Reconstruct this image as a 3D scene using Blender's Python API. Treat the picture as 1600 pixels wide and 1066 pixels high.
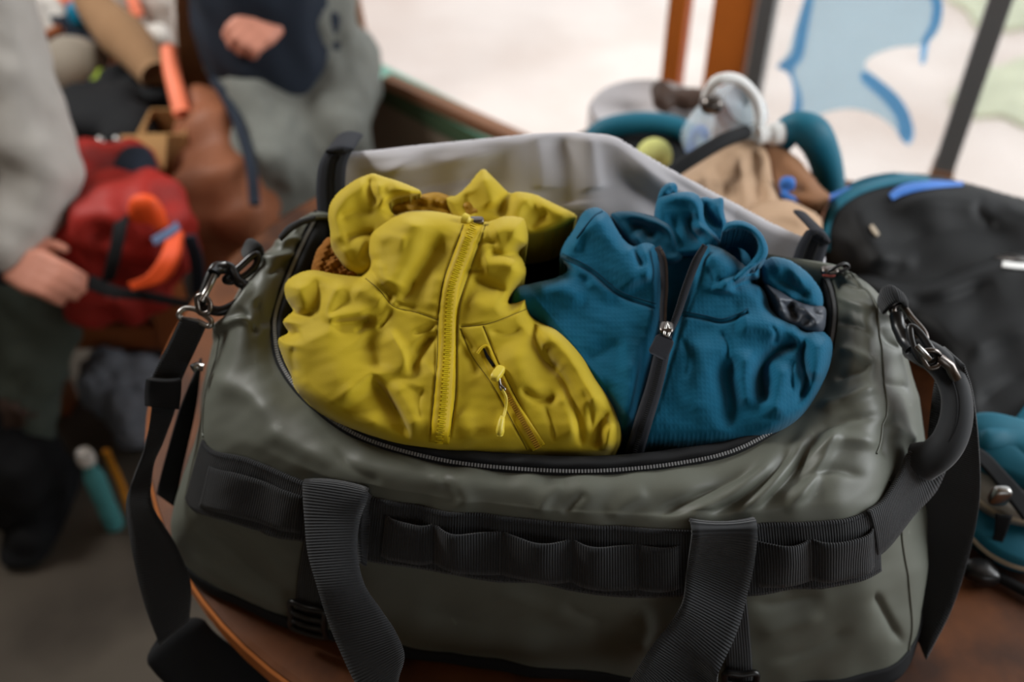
import bpy, bmesh, math, random
import numpy as np
from mathutils import Vector, Matrix

for o in list(bpy.data.objects):
    bpy.data.objects.remove(o, do_unlink=True)
random.seed(7)
RNG = np.random.RandomState(7)
SC = bpy.context.scene
COL = SC.collection

# ------------------------------------------------------------------ camera, sky, lights, exposure
ZT = 0.74                       # table top height (m)
K = 0.9                         # scale of everything on the table
CAMZ = ZT + 0.96 * K
CAM = np.array([0.0, 0.0, CAMZ])
TH = math.radians(42.0)         # downward pitch
F = 35.0 / 36.0 * 1600.0
cam_d = bpy.data.cameras.new('camera')
cam_d.lens = 35.0
cam_d.sensor_width = 36.0
cam_d.clip_start = 0.02
cam_d.dof.use_dof = True
cam_d.dof.focus_distance = 0.79
cam_d.dof.aperture_fstop = 2.8
cam_o = bpy.data.objects.new('camera', cam_d)
cam_o.location = CAM
cam_o.rotation_euler = (math.pi / 2 - TH, 0, 0)
COL.objects.link(cam_o)
SC.camera = cam_o

w = bpy.data.worlds.new('sky')
SC.world = w
w.use_nodes = True
wb = w.node_tree.nodes['Background']
wb.inputs['Color'].default_value = (0.93, 0.97, 1.0, 1)
wb.inputs['Strength'].default_value = 2.0

def area(name, loc, target, sx, sy, power, col):
    l = bpy.data.lights.new(name, 'AREA')
    l.shape = 'RECTANGLE'; l.size = sx; l.size_y = sy; l.energy = power; l.color = col
    o = bpy.data.objects.new(name, l)
    o.location = loc
    o.rotation_euler = (Vector(target) - Vector(loc)).to_track_quat('-Z', 'Y').to_euler()
    COL.objects.link(o)
    return o
# daylight entering through the open right side of the shed
area('daylight_right', (2.3, 0.9, 1.9), (0.1, 0.75, 0.95), 1.5, 1.3, 66, (0.95, 0.98, 1.0))
area('fold_light_left', (-1.7, 1.7, 2.4), (-0.05, 0.75, 0.95), 0.7, 0.5, 56, (1.0, 0.99, 0.96))  # added lamp with no opening behind it, brings out the folds

vs = SC.view_settings
SC.display_settings.display_device = 'sRGB'
vs.view_transform = 'Standard'
vs.look = 'None'
vs.gamma = 1.0
vs.use_curve_mapping = False
vs.exposure = -0.22

# ------------------------------------------------------------------ maths helpers
FW = np.array([0, math.cos(TH), -math.sin(TH)])
RT = np.array([1.0, 0, 0])
UP = np.array([0, math.sin(TH), math.cos(TH)])

def unp(px, py, d):
    px, py, d = np.broadcast_arrays(np.asarray(px, float), np.asarray(py, float), np.asarray(d, float))
    a = ((px - 800) / F)[..., None]; b = (-(py - 533) / F)[..., None]
    return CAM + d[..., None] * (FW + a * RT + b * UP)

def proj(P):
    v = P - CAM
    d = v @ FW
    return 800 + F * (v @ RT) / d, 533 - F * (v @ UP) / d, d

def d_at_z(px, py, z):
    """camera depth at which the view through a photo point meets absolute height z"""
    dirz = FW[2] - (np.asarray(py, float) - 533) / F * UP[2]
    return (z - CAMZ) / dirz

def tz(px, py, z):
    """point at height z (in bag units) above the table top"""
    return unp(px, py, d_at_z(px, py, ZT + z * K))

def fz(px, py, z):
    """point at height z above the floor"""
    return unp(px, py, d_at_z(px, py, z))

def cr(pts, n, closed=False):
    """Catmull-Rom resample of control points to n points"""
    P = np.asarray(pts, float)
    m = len(P)
    if closed:
        t = np.linspace(0, m, n, endpoint=False)
        i = np.floor(t).astype(int); f = (t - i)[:, None]
        p0, p1, p2, p3 = P[(i - 1) % m], P[i % m], P[(i + 1) % m], P[(i + 2) % m]
    else:
        t = np.linspace(0, m - 1, n)
        i = np.minimum(np.floor(t).astype(int), m - 2); f = (t - i)[:, None]
        p1, p2 = P[i], P[i + 1]
        p0 = np.where((i > 0)[:, None], P[np.maximum(i - 1, 0)], 2 * p1 - p2)
        p3 = np.where((i < m - 2)[:, None], P[np.minimum(i + 2, m - 1)], 2 * p2 - p1)
    return 0.5 * ((2 * p1) + (-p0 + p2) * f + (2 * p0 - 5 * p1 + 4 * p2 - p3) * f ** 2 + (-p0 + 3 * p1 - 3 * p2 + p3) * f ** 3)

def sstep(x):
    x = np.clip(x, 0, 1)
    return x * x * (3 - 2 * x)

def poly_dist(px, py, poly, closed):
    """distance, sign (left +), arc fraction, nearest point, to a polyline"""
    A = np.asarray(poly, float)
    B = np.roll(A, -1, 0) if closed else A[1:]
    if not closed: A = A[:-1]
    L = np.hypot(*(B - A).T); cum = np.concatenate([[0], np.cumsum(L)])
    best = np.full(px.shape, 1e18); sg = np.zeros(px.shape); tt = np.zeros(px.shape)
    nx = np.zeros(px.shape); ny = np.zeros(px.shape)
    for i in range(len(A)):
        ax, ay = A[i]; bx, by = B[i]; dx, dy = bx - ax, by - ay
        l2 = dx * dx + dy * dy + 1e-12
        u = np.clip(((px - ax) * dx + (py - ay) * dy) / l2, 0, 1)
        qx, qy = ax + u * dx, ay + u * dy
        dd = (px - qx) ** 2 + (py - qy) ** 2
        m = dd < best
        best = np.where(m, dd, best)
        sg = np.where(m, np.sign(dx * (py - ay) - dy * (px - ax)), sg)
        tt = np.where(m, (cum[i] + u * L[i]) / cum[-1], tt)
        nx = np.where(m, qx, nx); ny = np.where(m, qy, ny)
    return np.sqrt(best), sg, tt, nx, ny

def inside(px, py, poly):
    c = np.zeros(px.shape, bool)
    n = len(poly); j = n - 1
    for i in range(n):
        xi, yi = poly[i]; xj, yj = poly[j]
        if yi != yj:
            c ^= ((yi > py) != (yj > py)) & (px < (xj - xi) * (py - yi) / (yj - yi) + xi)
        j = i
    return c

def folds(px, py, strokes):
    """sum of fold strokes. stroke = (points, width_left, width_right, height_m[, taper])"""
    h = np.zeros(px.shape)
    for s in strokes:
        pts, wl, wr, A = s[:4]
        tap = s[4] if len(s) > 4 else 0.25
        pl = cr(pts, max(8, 4 * len(pts))) if len(pts) > 2 else np.asarray(pts, float)
        wm = max(wl, wr) * 2.8
        x0, y0 = pl.min(0) - wm; x1, y1 = pl.max(0) + wm
        m = (px > x0) & (px < x1) & (py > y0) & (py < y1)
        if not m.any(): continue
        d, sg, t, _, _ = poly_dist(px[m], py[m], pl, False)
        wd = np.where(sg > 0, wr, wl)
        tp = sstep(np.minimum(t, 1 - t) / tap) if tap > 0 else 1.0
        u = d / wd
        cusp = np.exp(-(np.sqrt(u * u + .16) - .4) * 1.7)
        h[m] += A * tp * (np.exp(-u ** 2) if A > 0 or max(wl, wr) < 3.5 else cusp)
    return h

class Noise:
    def __init__(s, seed, scale, n=14, aniso=None):
        r = np.random.RandomState(seed)
        ang = r.uniform(0, 2 * math.pi, n); k = 2 * math.pi / scale * r.uniform(0.5, 1.9, n)
        s.kx, s.ky, s.ph = k * np.cos(ang), k * np.sin(ang), r.uniform(0, 6.28, n)
        s.a = 1 / np.sqrt(n) * (1 / r.uniform(0.7, 1.6, n))
    def __call__(s, x, y):
        out = np.zeros(np.shape(x))
        for kx, ky, ph, a in zip(s.kx, s.ky, s.ph, s.a):
            out += a * np.sin(kx * x + ky * y + ph)
        return out

def noise3(P, scale, seed):
    r = np.random.RandomState(seed)
    out = np.zeros(len(P))
    for _ in range(16):
        d = r.normal(size=3); d /= np.linalg.norm(d)
        out += np.sin(P @ d * 2 * math.pi / scale * r.uniform(.5, 1.8) + r.uniform(0, 6.28))
    return out / 4

# ------------------------------------------------------------------ materials
def srgb(r, g, b):
    f = lambda c: (c / 12.92 if c <= 0.04045 else ((c + 0.055) / 1.055) ** 2.4)
    return (f(r / 255), f(g / 255), f(b / 255), 1)

def mat(name, col, rough=0.7, var=0.12, scale=30.0, bump=0.15, bscale=400.0, dist=0.0006, sheen=0.0,
        spec=0.4, metal=0.0, weave=None, uvrib=None, alpha=None, trans=0.0, col2=None, c2scale=8.0, c2lo=.45, c2hi=.65, coat=0, ior=1.45):
    m = bpy.data.materials.new(name); m.use_nodes = True
    nt = m.node_tree; N = nt.nodes; Lk = nt.links
    b = N['Principled BSDF']
    b.inputs['Roughness'].default_value = rough
    b.inputs['Metallic'].default_value = metal
    b.inputs['Specular IOR Level'].default_value = spec
    b.inputs['Sheen Weight'].default_value = sheen
    b.inputs['Sheen Roughness'].default_value = 0.5
    b.inputs['Coat Weight'].default_value = coat
    b.inputs['Transmission Weight'].default_value = trans
    b.inputs['IOR'].default_value = ior
    if alpha is not None: b.inputs['Alpha'].default_value = alpha
    c = srgb(*col)
    tc = N.new('ShaderNodeTexCoord')
    base = None
    if var > 0:
        nz = N.new('ShaderNodeTexNoise'); nz.inputs['Scale'].default_value = scale; nz.inputs['Detail'].default_value = 4
        Lk.new(tc.outputs['Object'], nz.inputs['Vector'])
        mx = N.new('ShaderNodeMix'); mx.data_type = 'RGBA'
        mx.inputs[6].default_value = tuple(x * (1 - var) for x in c[:3]) + (1,)
        mx.inputs[7].default_value = tuple(min(1, x * (1 + var)) for x in c[:3]) + (1,)
        Lk.new(nz.outputs['Fac'], mx.inputs[0])
        base = mx.outputs[2]
        if col2 is not None:
            n2 = N.new('ShaderNodeTexNoise'); n2.inputs['Scale'].default_value = c2scale; n2.inputs['Detail'].default_value = 6
            Lk.new(tc.outputs['Object'], n2.inputs['Vector'])
            rp = N.new('ShaderNodeMapRange'); rp.inputs[1].default_value = c2lo; rp.inputs[2].default_value = c2hi
            Lk.new(n2.outputs['Fac'], rp.inputs[0])
            m2 = N.new('ShaderNodeMix'); m2.data_type = 'RGBA'
            Lk.new(rp.outputs[0], m2.inputs[0]); Lk.new(base, m2.inputs[6]); m2.inputs[7].default_value = srgb(*col2)
            base = m2.outputs[2]
        Lk.new(base, b.inputs['Base Color'])
    else:
        b.inputs['Base Color'].default_value = c
    hsrc = None
    if uvrib:
        wv = N.new('ShaderNodeTexWave'); wv.wave_type = 'BANDS'; wv.bands_direction = uvrib[1]
        wv.inputs['Scale'].default_value = uvrib[0]; wv.inputs['Distortion'].default_value = 0.15
        Lk.new(tc.outputs['UV'], wv.inputs['Vector']); hsrc = wv.outputs['Fac']
    elif weave:
        ws = []
        for ax in ('X', 'Y'):
            wv = N.new('ShaderNodeTexWave'); wv.bands_direction = ax; wv.inputs['Scale'].default_value = weave
            wv.inputs['Distortion'].default_value = 0.4
            Lk.new(tc.outputs['Object'], wv.inputs['Vector']); ws.append(wv.outputs['Fac'])
        mm = N.new('ShaderNodeMath'); mm.operation = 'MAXIMUM'
        Lk.new(ws[0], mm.inputs[0]); Lk.new(ws[1], mm.inputs[1]); hsrc = mm.outputs[0]
    elif bump > 0:
        nb = N.new('ShaderNodeTexNoise'); nb.inputs['Scale'].default_value = bscale; nb.inputs['Detail'].default_value = 3
        Lk.new(tc.outputs['Object'], nb.inputs['Vector']); hsrc = nb.outputs['Fac']
    if hsrc is not None and bump > 0:
        bp = N.new('ShaderNodeBump'); bp.inputs['Strength'].default_value = bump; bp.inputs['Distance'].default_value = dist
        Lk.new(hsrc, bp.inputs['Height']); Lk.new(bp.outputs['Normal'], b.inputs['Normal'])
    return m

def film_mat(name, col, fac):
    m = bpy.data.materials.new(name); m.use_nodes = True
    nt = m.node_tree; N = nt.nodes; Lk = nt.links
    N.remove(N['Principled BSDF'])
    tr = N.new('ShaderNodeBsdfTransparent'); tl = N.new('ShaderNodeBsdfTranslucent'); mx = N.new('ShaderNodeMixShader')
    nz = N.new('ShaderNodeTexNoise'); nz.inputs['Scale'].default_value = 9
    mc = N.new('ShaderNodeMix'); mc.data_type = 'RGBA'
    c = srgb(*col); mc.inputs[6].default_value = tuple(x * .9 for x in c[:3]) + (1,); mc.inputs[7].default_value = c
    tc = N.new('ShaderNodeTexCoord'); Lk.new(tc.outputs['Object'], nz.inputs['Vector']); Lk.new(nz.outputs['Fac'], mc.inputs[0])
    Lk.new(mc.outputs[2], tl.inputs['Color']); mx.inputs[0].default_value = fac
    Lk.new(tr.outputs[0], mx.inputs[1]); Lk.new(tl.outputs[0], mx.inputs[2])
    Lk.new(mx.outputs[0], N['Material Output'].inputs['Surface'])
    return m

M = {}
M['bag'] = mat('coated_olive_fabric', (93, 96, 87), rough=0.5, var=0.10, scale=14, bump=0.12, bscale=900, dist=.0004, spec=0.5,
               col2=(118, 123, 112), c2scale=60, c2lo=.70, c2hi=.80)
M['bag_in'] = mat('grey_backing_fabric', (176, 174, 178), rough=0.62, var=0.04, bump=0.1, bscale=900, dist=.0003, spec=0.3)
M['web'] = mat('black_webbing', (38, 40, 43), rough=0.75, var=0.1, bump=0.9, dist=.0010, uvrib=(135, 'Y'), sheen=.15, spec=.25)
M['black'] = mat('black_fabric', (24, 25, 27), rough=0.8, var=0.1, bump=0.2, bscale=700, dist=.0005, spec=.25)
M['shade_lining'] = mat('black_shade_lining', (16, 16, 17), rough=0.9, var=0.1, bump=0.1, spec=.15)
M['plastic'] = mat('black_plastic', (20, 20, 21), rough=0.32, var=0, bump=0, spec=.5)
M['steel'] = mat('dark_steel', (150, 148, 145), rough=0.28, var=0, bump=0, metal=1)
M['gunmetal'] = mat('gunmetal', (110, 104, 100), rough=0.3, var=0, bump=0, metal=1)
M['teeth'] = mat('zipper_teeth_grey', (130, 132, 134), rough=0.35, var=0, bump=0, spec=.6)
M['yellow'] = mat('mustard_softshell', (182, 158, 22), rough=0.72, var=0.05, scale=50, bump=0.25, bscale=900, dist=.0004, sheen=.12, spec=.25)
M['lime'] = mat('yellow_zip_tape', (188, 160, 10), rough=0.6, var=0.05, bump=0.3, bscale=800, dist=.0004, spec=.3)
M['gold'] = mat('gold_lining', (158, 118, 22), rough=0.6, var=0.12, scale=60, bump=0.3, bscale=300, dist=.001, spec=.3)
M['ytooth'] = mat('yellow_teeth', (196, 172, 20), rough=0.4, var=0, bump=0, spec=.5)
M['ypull'] = mat('yellow_rubber', (205, 184, 60), rough=0.45, var=0, bump=0, spec=.5)
M['seam'] = mat('dark_thread_yellow', (104, 88, 16), rough=0.9, var=0, bump=0)
M['teal'] = mat('teal_grid_fleece', (10, 88, 118), rough=0.9, var=0.12, scale=160, bump=0.22, dist=.0006, weave=82, sheen=.12, spec=.15)
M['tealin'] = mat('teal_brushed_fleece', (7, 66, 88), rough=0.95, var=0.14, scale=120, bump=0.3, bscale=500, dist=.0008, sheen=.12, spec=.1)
M['tseam'] = mat('teal_thread', (6, 62, 86), rough=0.9, var=0, bump=0)
M['ztape'] = mat('charcoal_zip_tape', (38, 40, 46), rough=0.8, var=.08, bump=0.3, bscale=900, dist=.0004, spec=.25)
M['slate'] = mat('slate_puffy_nylon', (62, 68, 78), rough=0.5, var=0.08, bump=0.2, bscale=500, spec=.4)
M['knit'] = mat('rust_knit', (132, 82, 18), rough=0.95, var=0.3, scale=200, bump=0.8, bscale=160, dist=.002)

# ------------------------------------------------------------------ object helpers
ORG = {}
def thing(name, label, cat, loc, group=None, kind=None):
    o = bpy.data.objects.new(name, None)
    o.empty_display_size = 0.05
    o.location = tuple(map(float, loc)); COL.objects.link(o)
    o['label'] = label; o['category'] = cat
    if group: o['group'] = group
    if kind: o['kind'] = kind
    ORG[o.name] = np.array(loc, float)
    return o

def obj(name, V, Fc, material, parent=None, smooth=True, uv=None, org=None, label=None, cat=None, group=None, kind=None, bevel=0):
    V = np.asarray(V, float)
    if parent is not None: og = ORG[parent.name]
    elif org is not None: og = np.asarray(org, float)
    else: og = np.array([(V[:, 0].min() + V[:, 0].max()) / 2, (V[:, 1].min() + V[:, 1].max()) / 2, V[:, 2].min()])
    me = bpy.data.meshes.new(name)
    me.from_pydata((V - og).tolist(), [], [tuple(int(i) for i in f) for f in Fc])
    me.update()
    if smooth: me.shade_smooth()
    if uv is not None:
        ul = me.uv_layers.new(name='UVMap')
        li = np.zeros(len(me.loops), int); me.loops.foreach_get('vertex_index', li)
        ul.data.foreach_set('uv', np.asarray(uv, float)[li].ravel())
    o = bpy.data.objects.new(name, me)
    COL.objects.link(o)
    me.materials.append(M[material] if isinstance(material, str) else material)
    ORG[o.name] = og
    if parent is not None: o.parent = parent
    else: o.location = og
    if label: o['label'] = label
    if cat: o['category'] = cat
    if group: o['group'] = group
    if kind: o['kind'] = kind
    if bevel:
        md = o.modifiers.new('bevel', 'BEVEL'); md.width = bevel; md.segments = 2; md.limit_method = 'ANGLE'
    return o

def struct(name, V, Fc, material, **k):
    k.setdefault('smooth', False)
    return obj(name, V, Fc, material, kind='structure', **k)

def merge(parts):
    V, Fc, n = [], [], 0
    for v, f in parts:
        V.append(np.asarray(v, float)); Fc += [tuple(i + n for i in q) for q in f]; n += len(v)
    return np.concatenate(V), Fc

def grid_faces(nu, nv, wrap_u=False, wrap_v=False):
    fs = []
    for i in range(nu if wrap_u else nu - 1):
        for j in range(nv if wrap_v else nv - 1):
            a, b = i, (i + 1) % nu; c, d = j, (j + 1) % nv
            fs.append((a * nv + c, b * nv + c, b * nv + d, a * nv + d))
    return fs

def box(c, sx, sy, sz, ax=None):
    """box vertices centred at c with half-size axes"""
    A = np.eye(3) if ax is None else np.asarray(ax, float)
    c = np.asarray(c, float)
    V = [c + A[0] * sx * x + A[1] * sy * y + A[2] * sz * z for x in (-.5, .5) for y in (-.5, .5) for z in (-.5, .5)]
    return np.array(V), [(0, 1, 3, 2), (4, 6, 7, 5), (0, 4, 5, 1), (2, 3, 7, 6), (0, 2, 6, 4), (1, 5, 7, 3)]

def rotz(a):
    c, s = math.cos(a), math.sin(a)
    return np.array([[c, s, 0], [-s, c, 0], [0, 0, 1]])

def frames(P, closed=False):
    P = np.asarray(P, float)
    T = np.gradient(P, axis=0) if not closed else (np.roll(P, -1, 0) - np.roll(P, 1, 0))
    T /= np.linalg.norm(T, axis=1)[:, None] + 1e-12
    Nn = np.zeros_like(P)
    a = np.array([0, 0, 1.0]) if abs(T[0][2]) < .9 else np.array([1.0, 0, 0])
    n = a - T[0] * (a @ T[0]); n /= np.linalg.norm(n)
    for i in range(len(P)):
        n = n - T[i] * (n @ T[i]); n /= np.linalg.norm(n) + 1e-12
        Nn[i] = n
    return T, Nn, np.cross(T, Nn)

def tube_mesh(P, r, m=10, closed=False, flat=1.0):
    P = np.asarray(P, float); n = len(P)
    r = np.broadcast_to(np.asarray(r, float), (n,))
    T, N1, N2 = frames(P, closed)
    a = np.linspace(0, 2 * math.pi, m, endpoint=False)
    V = P[:, None] + r[:, None, None] * (np.cos(a)[None, :, None] * N1[:, None] + flat * np.sin(a)[None, :, None] * N2[:, None])
    V = V.reshape(-1, 3)
    fs = grid_faces(n, m, wrap_u=closed, wrap_v=True)
    if not closed:
        fs.append(tuple(range(m))[::-1]); fs.append(tuple((n - 1) * m + i for i in range(m)))
    return V, fs

def tube(name, P, r, material, parent, m=10, closed=False, n=None, **k):
    if n: P = cr(P, n, closed)
    V, fs = tube_mesh(P, r, m, closed)
    return obj(name, V, fs, material, parent, **k)

def shell(name, G, material, parent, thick=0.002, uvs=None, away=None, **k):
    """closed thin shell from a grid of points G (nu,nv,3); back side lies away from the camera"""
    nu, nv = G.shape[:2]
    du = np.gradient(G, axis=0); dv = np.gradient(G, axis=1)
    nn = np.cross(du, dv); nn /= np.linalg.norm(nn, axis=2)[..., None] + 1e-12
    if away is None:
        view = CAM - G; s = np.sign(np.sum(nn * view)) or 1
        nn = nn * s
    else:
        nn = np.broadcast_to(-np.asarray(away), nn.shape)
    B = G - nn * thick
    V = np.concatenate([G.reshape(-1, 3), B.reshape(-1, 3)])
    f1 = grid_faces(nu, nv); o = nu * nv
    fs = f1 + [tuple(i + o for i in q[::-1]) for q in f1]
    ring = [i * nv for i in range(nu)] + [(nu - 1) * nv + j for j in range(1, nv)] + \
           [i * nv + nv - 1 for i in range(nu - 2, -1, -1)] + [j for j in range(nv - 2, 0, -1)]
    for a, b in zip(ring, ring[1:] + ring[:1]): fs.append((a, a + o, b + o, b))
    uv = None
    if uvs is not None: uv = np.concatenate([uvs.reshape(-1, 2)] * 2)
    return obj(name, V, fs, material, parent, uv=uv, **k)

def grid_uv(G):
    lu = np.concatenate([[0], np.cumsum(np.linalg.norm(np.diff(G[:, G.shape[1] // 2], axis=0), axis=1))])
    lv = np.concatenate([[0], np.cumsum(np.linalg.norm(np.diff(G[G.shape[0] // 2], axis=0), axis=1))])
    return np.stack(np.meshgrid(lv, lu), -1)

def strap(name, Lp, Rp, material, parent, n=60, m=7, thick=0.0022, bow=0.0, **k):
    """webbing between two edge curves given as 3-D points"""
    A = cr(Lp, n); B = cr(Rp, n)
    s = np.linspace(0, 1, m)
    G = A[:, None] * (1 - s)[None, :, None] + B[:, None] * s[None, :, None]
    if bow:
        du = np.gradient(G, axis=0); dv = np.gradient(G, axis=1)
        nn = np.cross(du, dv); nn /= np.linalg.norm(nn, axis=2)[..., None] + 1e-12
        nn *= np.sign(np.sum(nn * (CAM - G)))
        G = G + nn * (bow * (1 - (2 * s - 1) ** 2))[None, :, None]
    return shell(name, G, material, parent, thick, grid_uv(G), **k)

def sweep_grid(S, n_u, n_v): pass

class Sheet:
    """a cloth surface with a traced outline; height field over a sloping base with rolled edges and folds"""
    def __init__(s, outline, base, strokes=(), roll=(22, 0.018), step=2.0, noise=(), smooth=True, n=None):
        s.poly = cr(outline, n or len(outline) * 7, True) if smooth else np.asarray(outline, float)
        s.base, s.strokes, s.roll, s.step, s.noise = base, list(strokes), roll, step, noise
    def depth(s, px, py):
        px = np.asarray(px, float); py = np.asarray(py, float)
        sh = px.shape; px = px.ravel(); py = py.ravel()
        d = np.broadcast_to(s.base(px, py), px.shape).astype(float).copy()
        e, _, _, _, _ = poly_dist(px, py, s.poly, True)
        W, T = s.roll
        q = np.clip(1 - e / W, 0, 1)
        d += T * (1 - np.sqrt(np.maximum(0, 1 - q * q * 0.985)))
        d -= folds(px, py, s.strokes)
        fade = np.clip(e / 14, 0, 1)
        for f, a in s.noise: d -= a * f(px, py) * fade
        return d.reshape(sh)
    def build(s, name, material, parent, skirt=(0, 0.2, -0.6), skl=0.05, **k):
        g = s.step
        x0, y0 = s.poly.min(0) - g; x1, y1 = s.poly.max(0) + g
        xs = np.arange(x0, x1 + g, g); ys = np.arange(y0, y1 + g, g)
        X, Y = np.meshgrid(xs, ys, indexing='ij')
        ins = inside(X, Y, s.poly)
        e, _, _, nx, ny = poly_dist(X.ravel(), Y.ravel(), s.poly, True)
        e = e.reshape(X.shape); nx = nx.reshape(X.shape); ny = ny.reshape(X.shape)
        keep = ins | (e < 0.72 * g)
        snap = keep & ((~ins) | (e < 0.3 * g))
        X = np.where(snap, nx, X); Y = np.where(snap, ny, Y)
        idx = -np.ones(X.shape, int)
        q = keep[:-1, :-1] & keep[1:, :-1] & keep[1:, 1:] & keep[:-1, 1:]
        used = np.zeros(X.shape, bool)
        used[:-1, :-1] |= q; used[1:, :-1] |= q; used[1:, 1:] |= q; used[:-1, 1:] |= q
        idx[used] = np.arange(used.sum())
        px, py = X[used], Y[used]
        V = unp(px, py, s.depth(px, py))
        I, J = np.nonzero(q)
        fs = np.stack([idx[I, J], idx[I, J + 1], idx[I + 1, J + 1], idx[I + 1, J]], 1).tolist()
        # skirt so the cloth has depth behind its edge
        cnt = {}
        for f in fs:
            for a, b in zip(f, f[1:] + f[:1]): cnt[(a, b)] = 1
        bd = [(a, b) for (a, b) in cnt if (b, a) not in cnt]
        vs_ = sorted({a for e_ in bd for a in e_}); mp = {a: len(V) + i for i, a in enumerate(vs_)}
        c = V.mean(0)
        low = V[vs_] + np.asarray(skirt, float) / np.linalg.norm(skirt) * skl + (c - V[vs_]) * 0.06
        V = np.concatenate([V, low])
        V[:, 2] = np.maximum(V[:, 2], ZT + .003)
        for a, b in bd: fs.append([b, a, mp[a], mp[b]])
        return obj(name, V, fs, material, parent, **k)

def ribbon(name, path, hw, dfn, off, material, parent, n=60, m=7, thick=0.0015, crown=0.0, **k):
    """flat tape laid on a cloth surface along a traced line"""
    C = cr(path, n); T = np.gradient(C, axis=0); T /= np.linalg.norm(T, axis=1)[:, None]
    Nn = np.stack([-T[:, 1], T[:, 0]], 1)
    hw = np.interp(np.linspace(0, 1, n), np.linspace(0, 1, np.size(hw)), np.atleast_1d(hw))
    s = np.linspace(-1, 1, m)
    Q = C[:, None] + Nn[:, None] * (hw[:, None] * s[None])[..., None]
    d = dfn(Q[..., 0], Q[..., 1]) - off - crown * (1 - s ** 2)[None]
    G = unp(Q[..., 0], Q[..., 1], d)
    return shell(name, G, material, parent, thick, grid_uv(G), **k)

def line_on(name, path, dfn, off, r, material, parent, n=50, **k):
    C = cr(path, n)
    P = unp(C[:, 0], C[:, 1], dfn(C[:, 0], C[:, 1]) - off)
    V, fs = tube_mesh(P, r, 6)
    return obj(name, V, fs, material, parent, **k)

def arc_resample(C, pitch):
    L = np.concatenate([[0], np.cumsum(np.linalg.norm(np.diff(C, axis=0), axis=1))])
    t = np.arange(pitch / 2, L[-1], pitch)
    return np.stack([np.interp(t, L, C[:, i]) for i in range(C.shape[1])], 1)

def teeth_mesh(P3, wide, tall, long_, stagger=0.0, up=None):
    """little blocks along a 3-D line"""
    T, _, _ = frames(P3); out = []
    for i, (p, t) in enumerate(zip(P3, T)):
        nrm = (CAM - p) if up is None else up[i]
        nrm = nrm - t * (nrm @ t); nrm /= np.linalg.norm(nrm)
        sd = np.cross(t, nrm)
        c = p + sd * (stagger if i % 2 else -stagger)
        out.append(box(c, wide, long_, tall, (sd, t, nrm)))
    return merge(out)

def teeth_on(name, path, dfn, off, pitch_px, wide, tall, long_, material, parent, stagger=0.0, **k):
    C = arc_resample(cr(path, 120), pitch_px)
    P = unp(C[:, 0], C[:, 1], dfn(C[:, 0], C[:, 1]) - off)
    V, fs = teeth_mesh(P, wide, tall, long_, stagger)
    return obj(name, V, fs, material, parent, smooth=False, **k)

# --- soft solid shapes: union of rounded pieces, fused and smoothed
def sup(c, r, e=1.0, ax=None, nu=20, nv=14):
    """super-ellipsoid piece; e<1 gets boxy"""
    u = np.linspace(0, 2 * math.pi, nu, endpoint=False); v = np.linspace(-math.pi / 2, math.pi / 2, nv)[1:-1]
    f = lambda x: np.sign(x) * np.abs(x) ** e
    U, W = np.meshgrid(u, v, indexing='ij')
    L = np.stack([f(np.cos(W)) * f(np.cos(U)), f(np.cos(W)) * f(np.sin(U)), f(np.sin(W))], -1) * np.asarray(r, float)
    L = L.reshape(-1, 3); m = nv - 2
    L = np.concatenate([L, [[0, 0, -r[2]], [0, 0, r[2]]]])
    fs = grid_faces(nu, m, wrap_u=True)
    b, t = nu * m, nu * m + 1
    for i in range(nu):
        j = (i + 1) % nu
        fs.append((j * m, i * m, b)); fs.append((i * m + m - 1, j * m + m - 1, t))
    A = np.eye(3) if ax is None else np.asarray(ax, float)
    return L @ A + np.asarray(c, float), fs

def cap(p0, p1, r0, r1, n=8, m=14):
    """tapered round limb between two joints"""
    p0, p1 = np.asarray(p0, float), np.asarray(p1, float)
    d = p1 - p0; L = np.linalg.norm(d) + 1e-9; t = d / L
    s, rr = [], []
    for a in np.linspace(-math.pi / 2 * .96, 0, n // 2): s.append(r0 * math.sin(a)); rr.append(r0 * math.cos(a))
    for q in np.linspace(0, 1, 5)[1:-1]: s.append(L * q); rr.append(r0 + (r1 - r0) * q)
    for a in np.linspace(0, math.pi / 2 * .96, n // 2): s.append(L + r1 * math.sin(a)); rr.append(r1 * math.cos(a))
    P = p0 + np.outer(s, t)
    return tube_mesh(P, np.array(rr), m)

def fuse(name, pieces, voxel, material, parent=None, smooth=6, noise=None, **k):
    V, fs = merge(pieces)
    me = bpy.data.meshes.new('tmp'); me.from_pydata(V.tolist(), [], fs); me.update()
    ob = bpy.data.objects.new('tmp', me); COL.objects.link(ob)
    bm = bmesh.new(); bm.from_mesh(me); bmesh.ops.recalc_face_normals(bm, faces=bm.faces); bm.to_mesh(me); bm.free()
    md = ob.modifiers.new('r', 'REMESH'); md.mode = 'VOXEL'; md.voxel_size = voxel
    if smooth:
        sm = ob.modifiers.new('s', 'SMOOTH'); sm.iterations = smooth; sm.factor = 0.6
    dg = bpy.context.evaluated_depsgraph_get()
    ev = ob.evaluated_get(dg)
    m2 = ev.to_mesh()
    nV = np.zeros(len(m2.vertices) * 3); m2.vertices.foreach_get('co', nV); nV = nV.reshape(-1, 3)
    nN = np.zeros(len(m2.vertices) * 3); m2.vertices.foreach_get('normal', nN); nN = nN.reshape(-1, 3)
    nf = [tuple(p.vertices) for p in m2.polygons]
    ev.to_mesh_clear()
    bpy.data.objects.remove(ob); bpy.data.meshes.remove(me)
    if noise:
        for sc, a, sd in noise: nV = nV + nN * (a * noise3(nV, sc, sd))[:, None]
    return obj(name, nV, nf, material, parent, **k)

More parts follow.
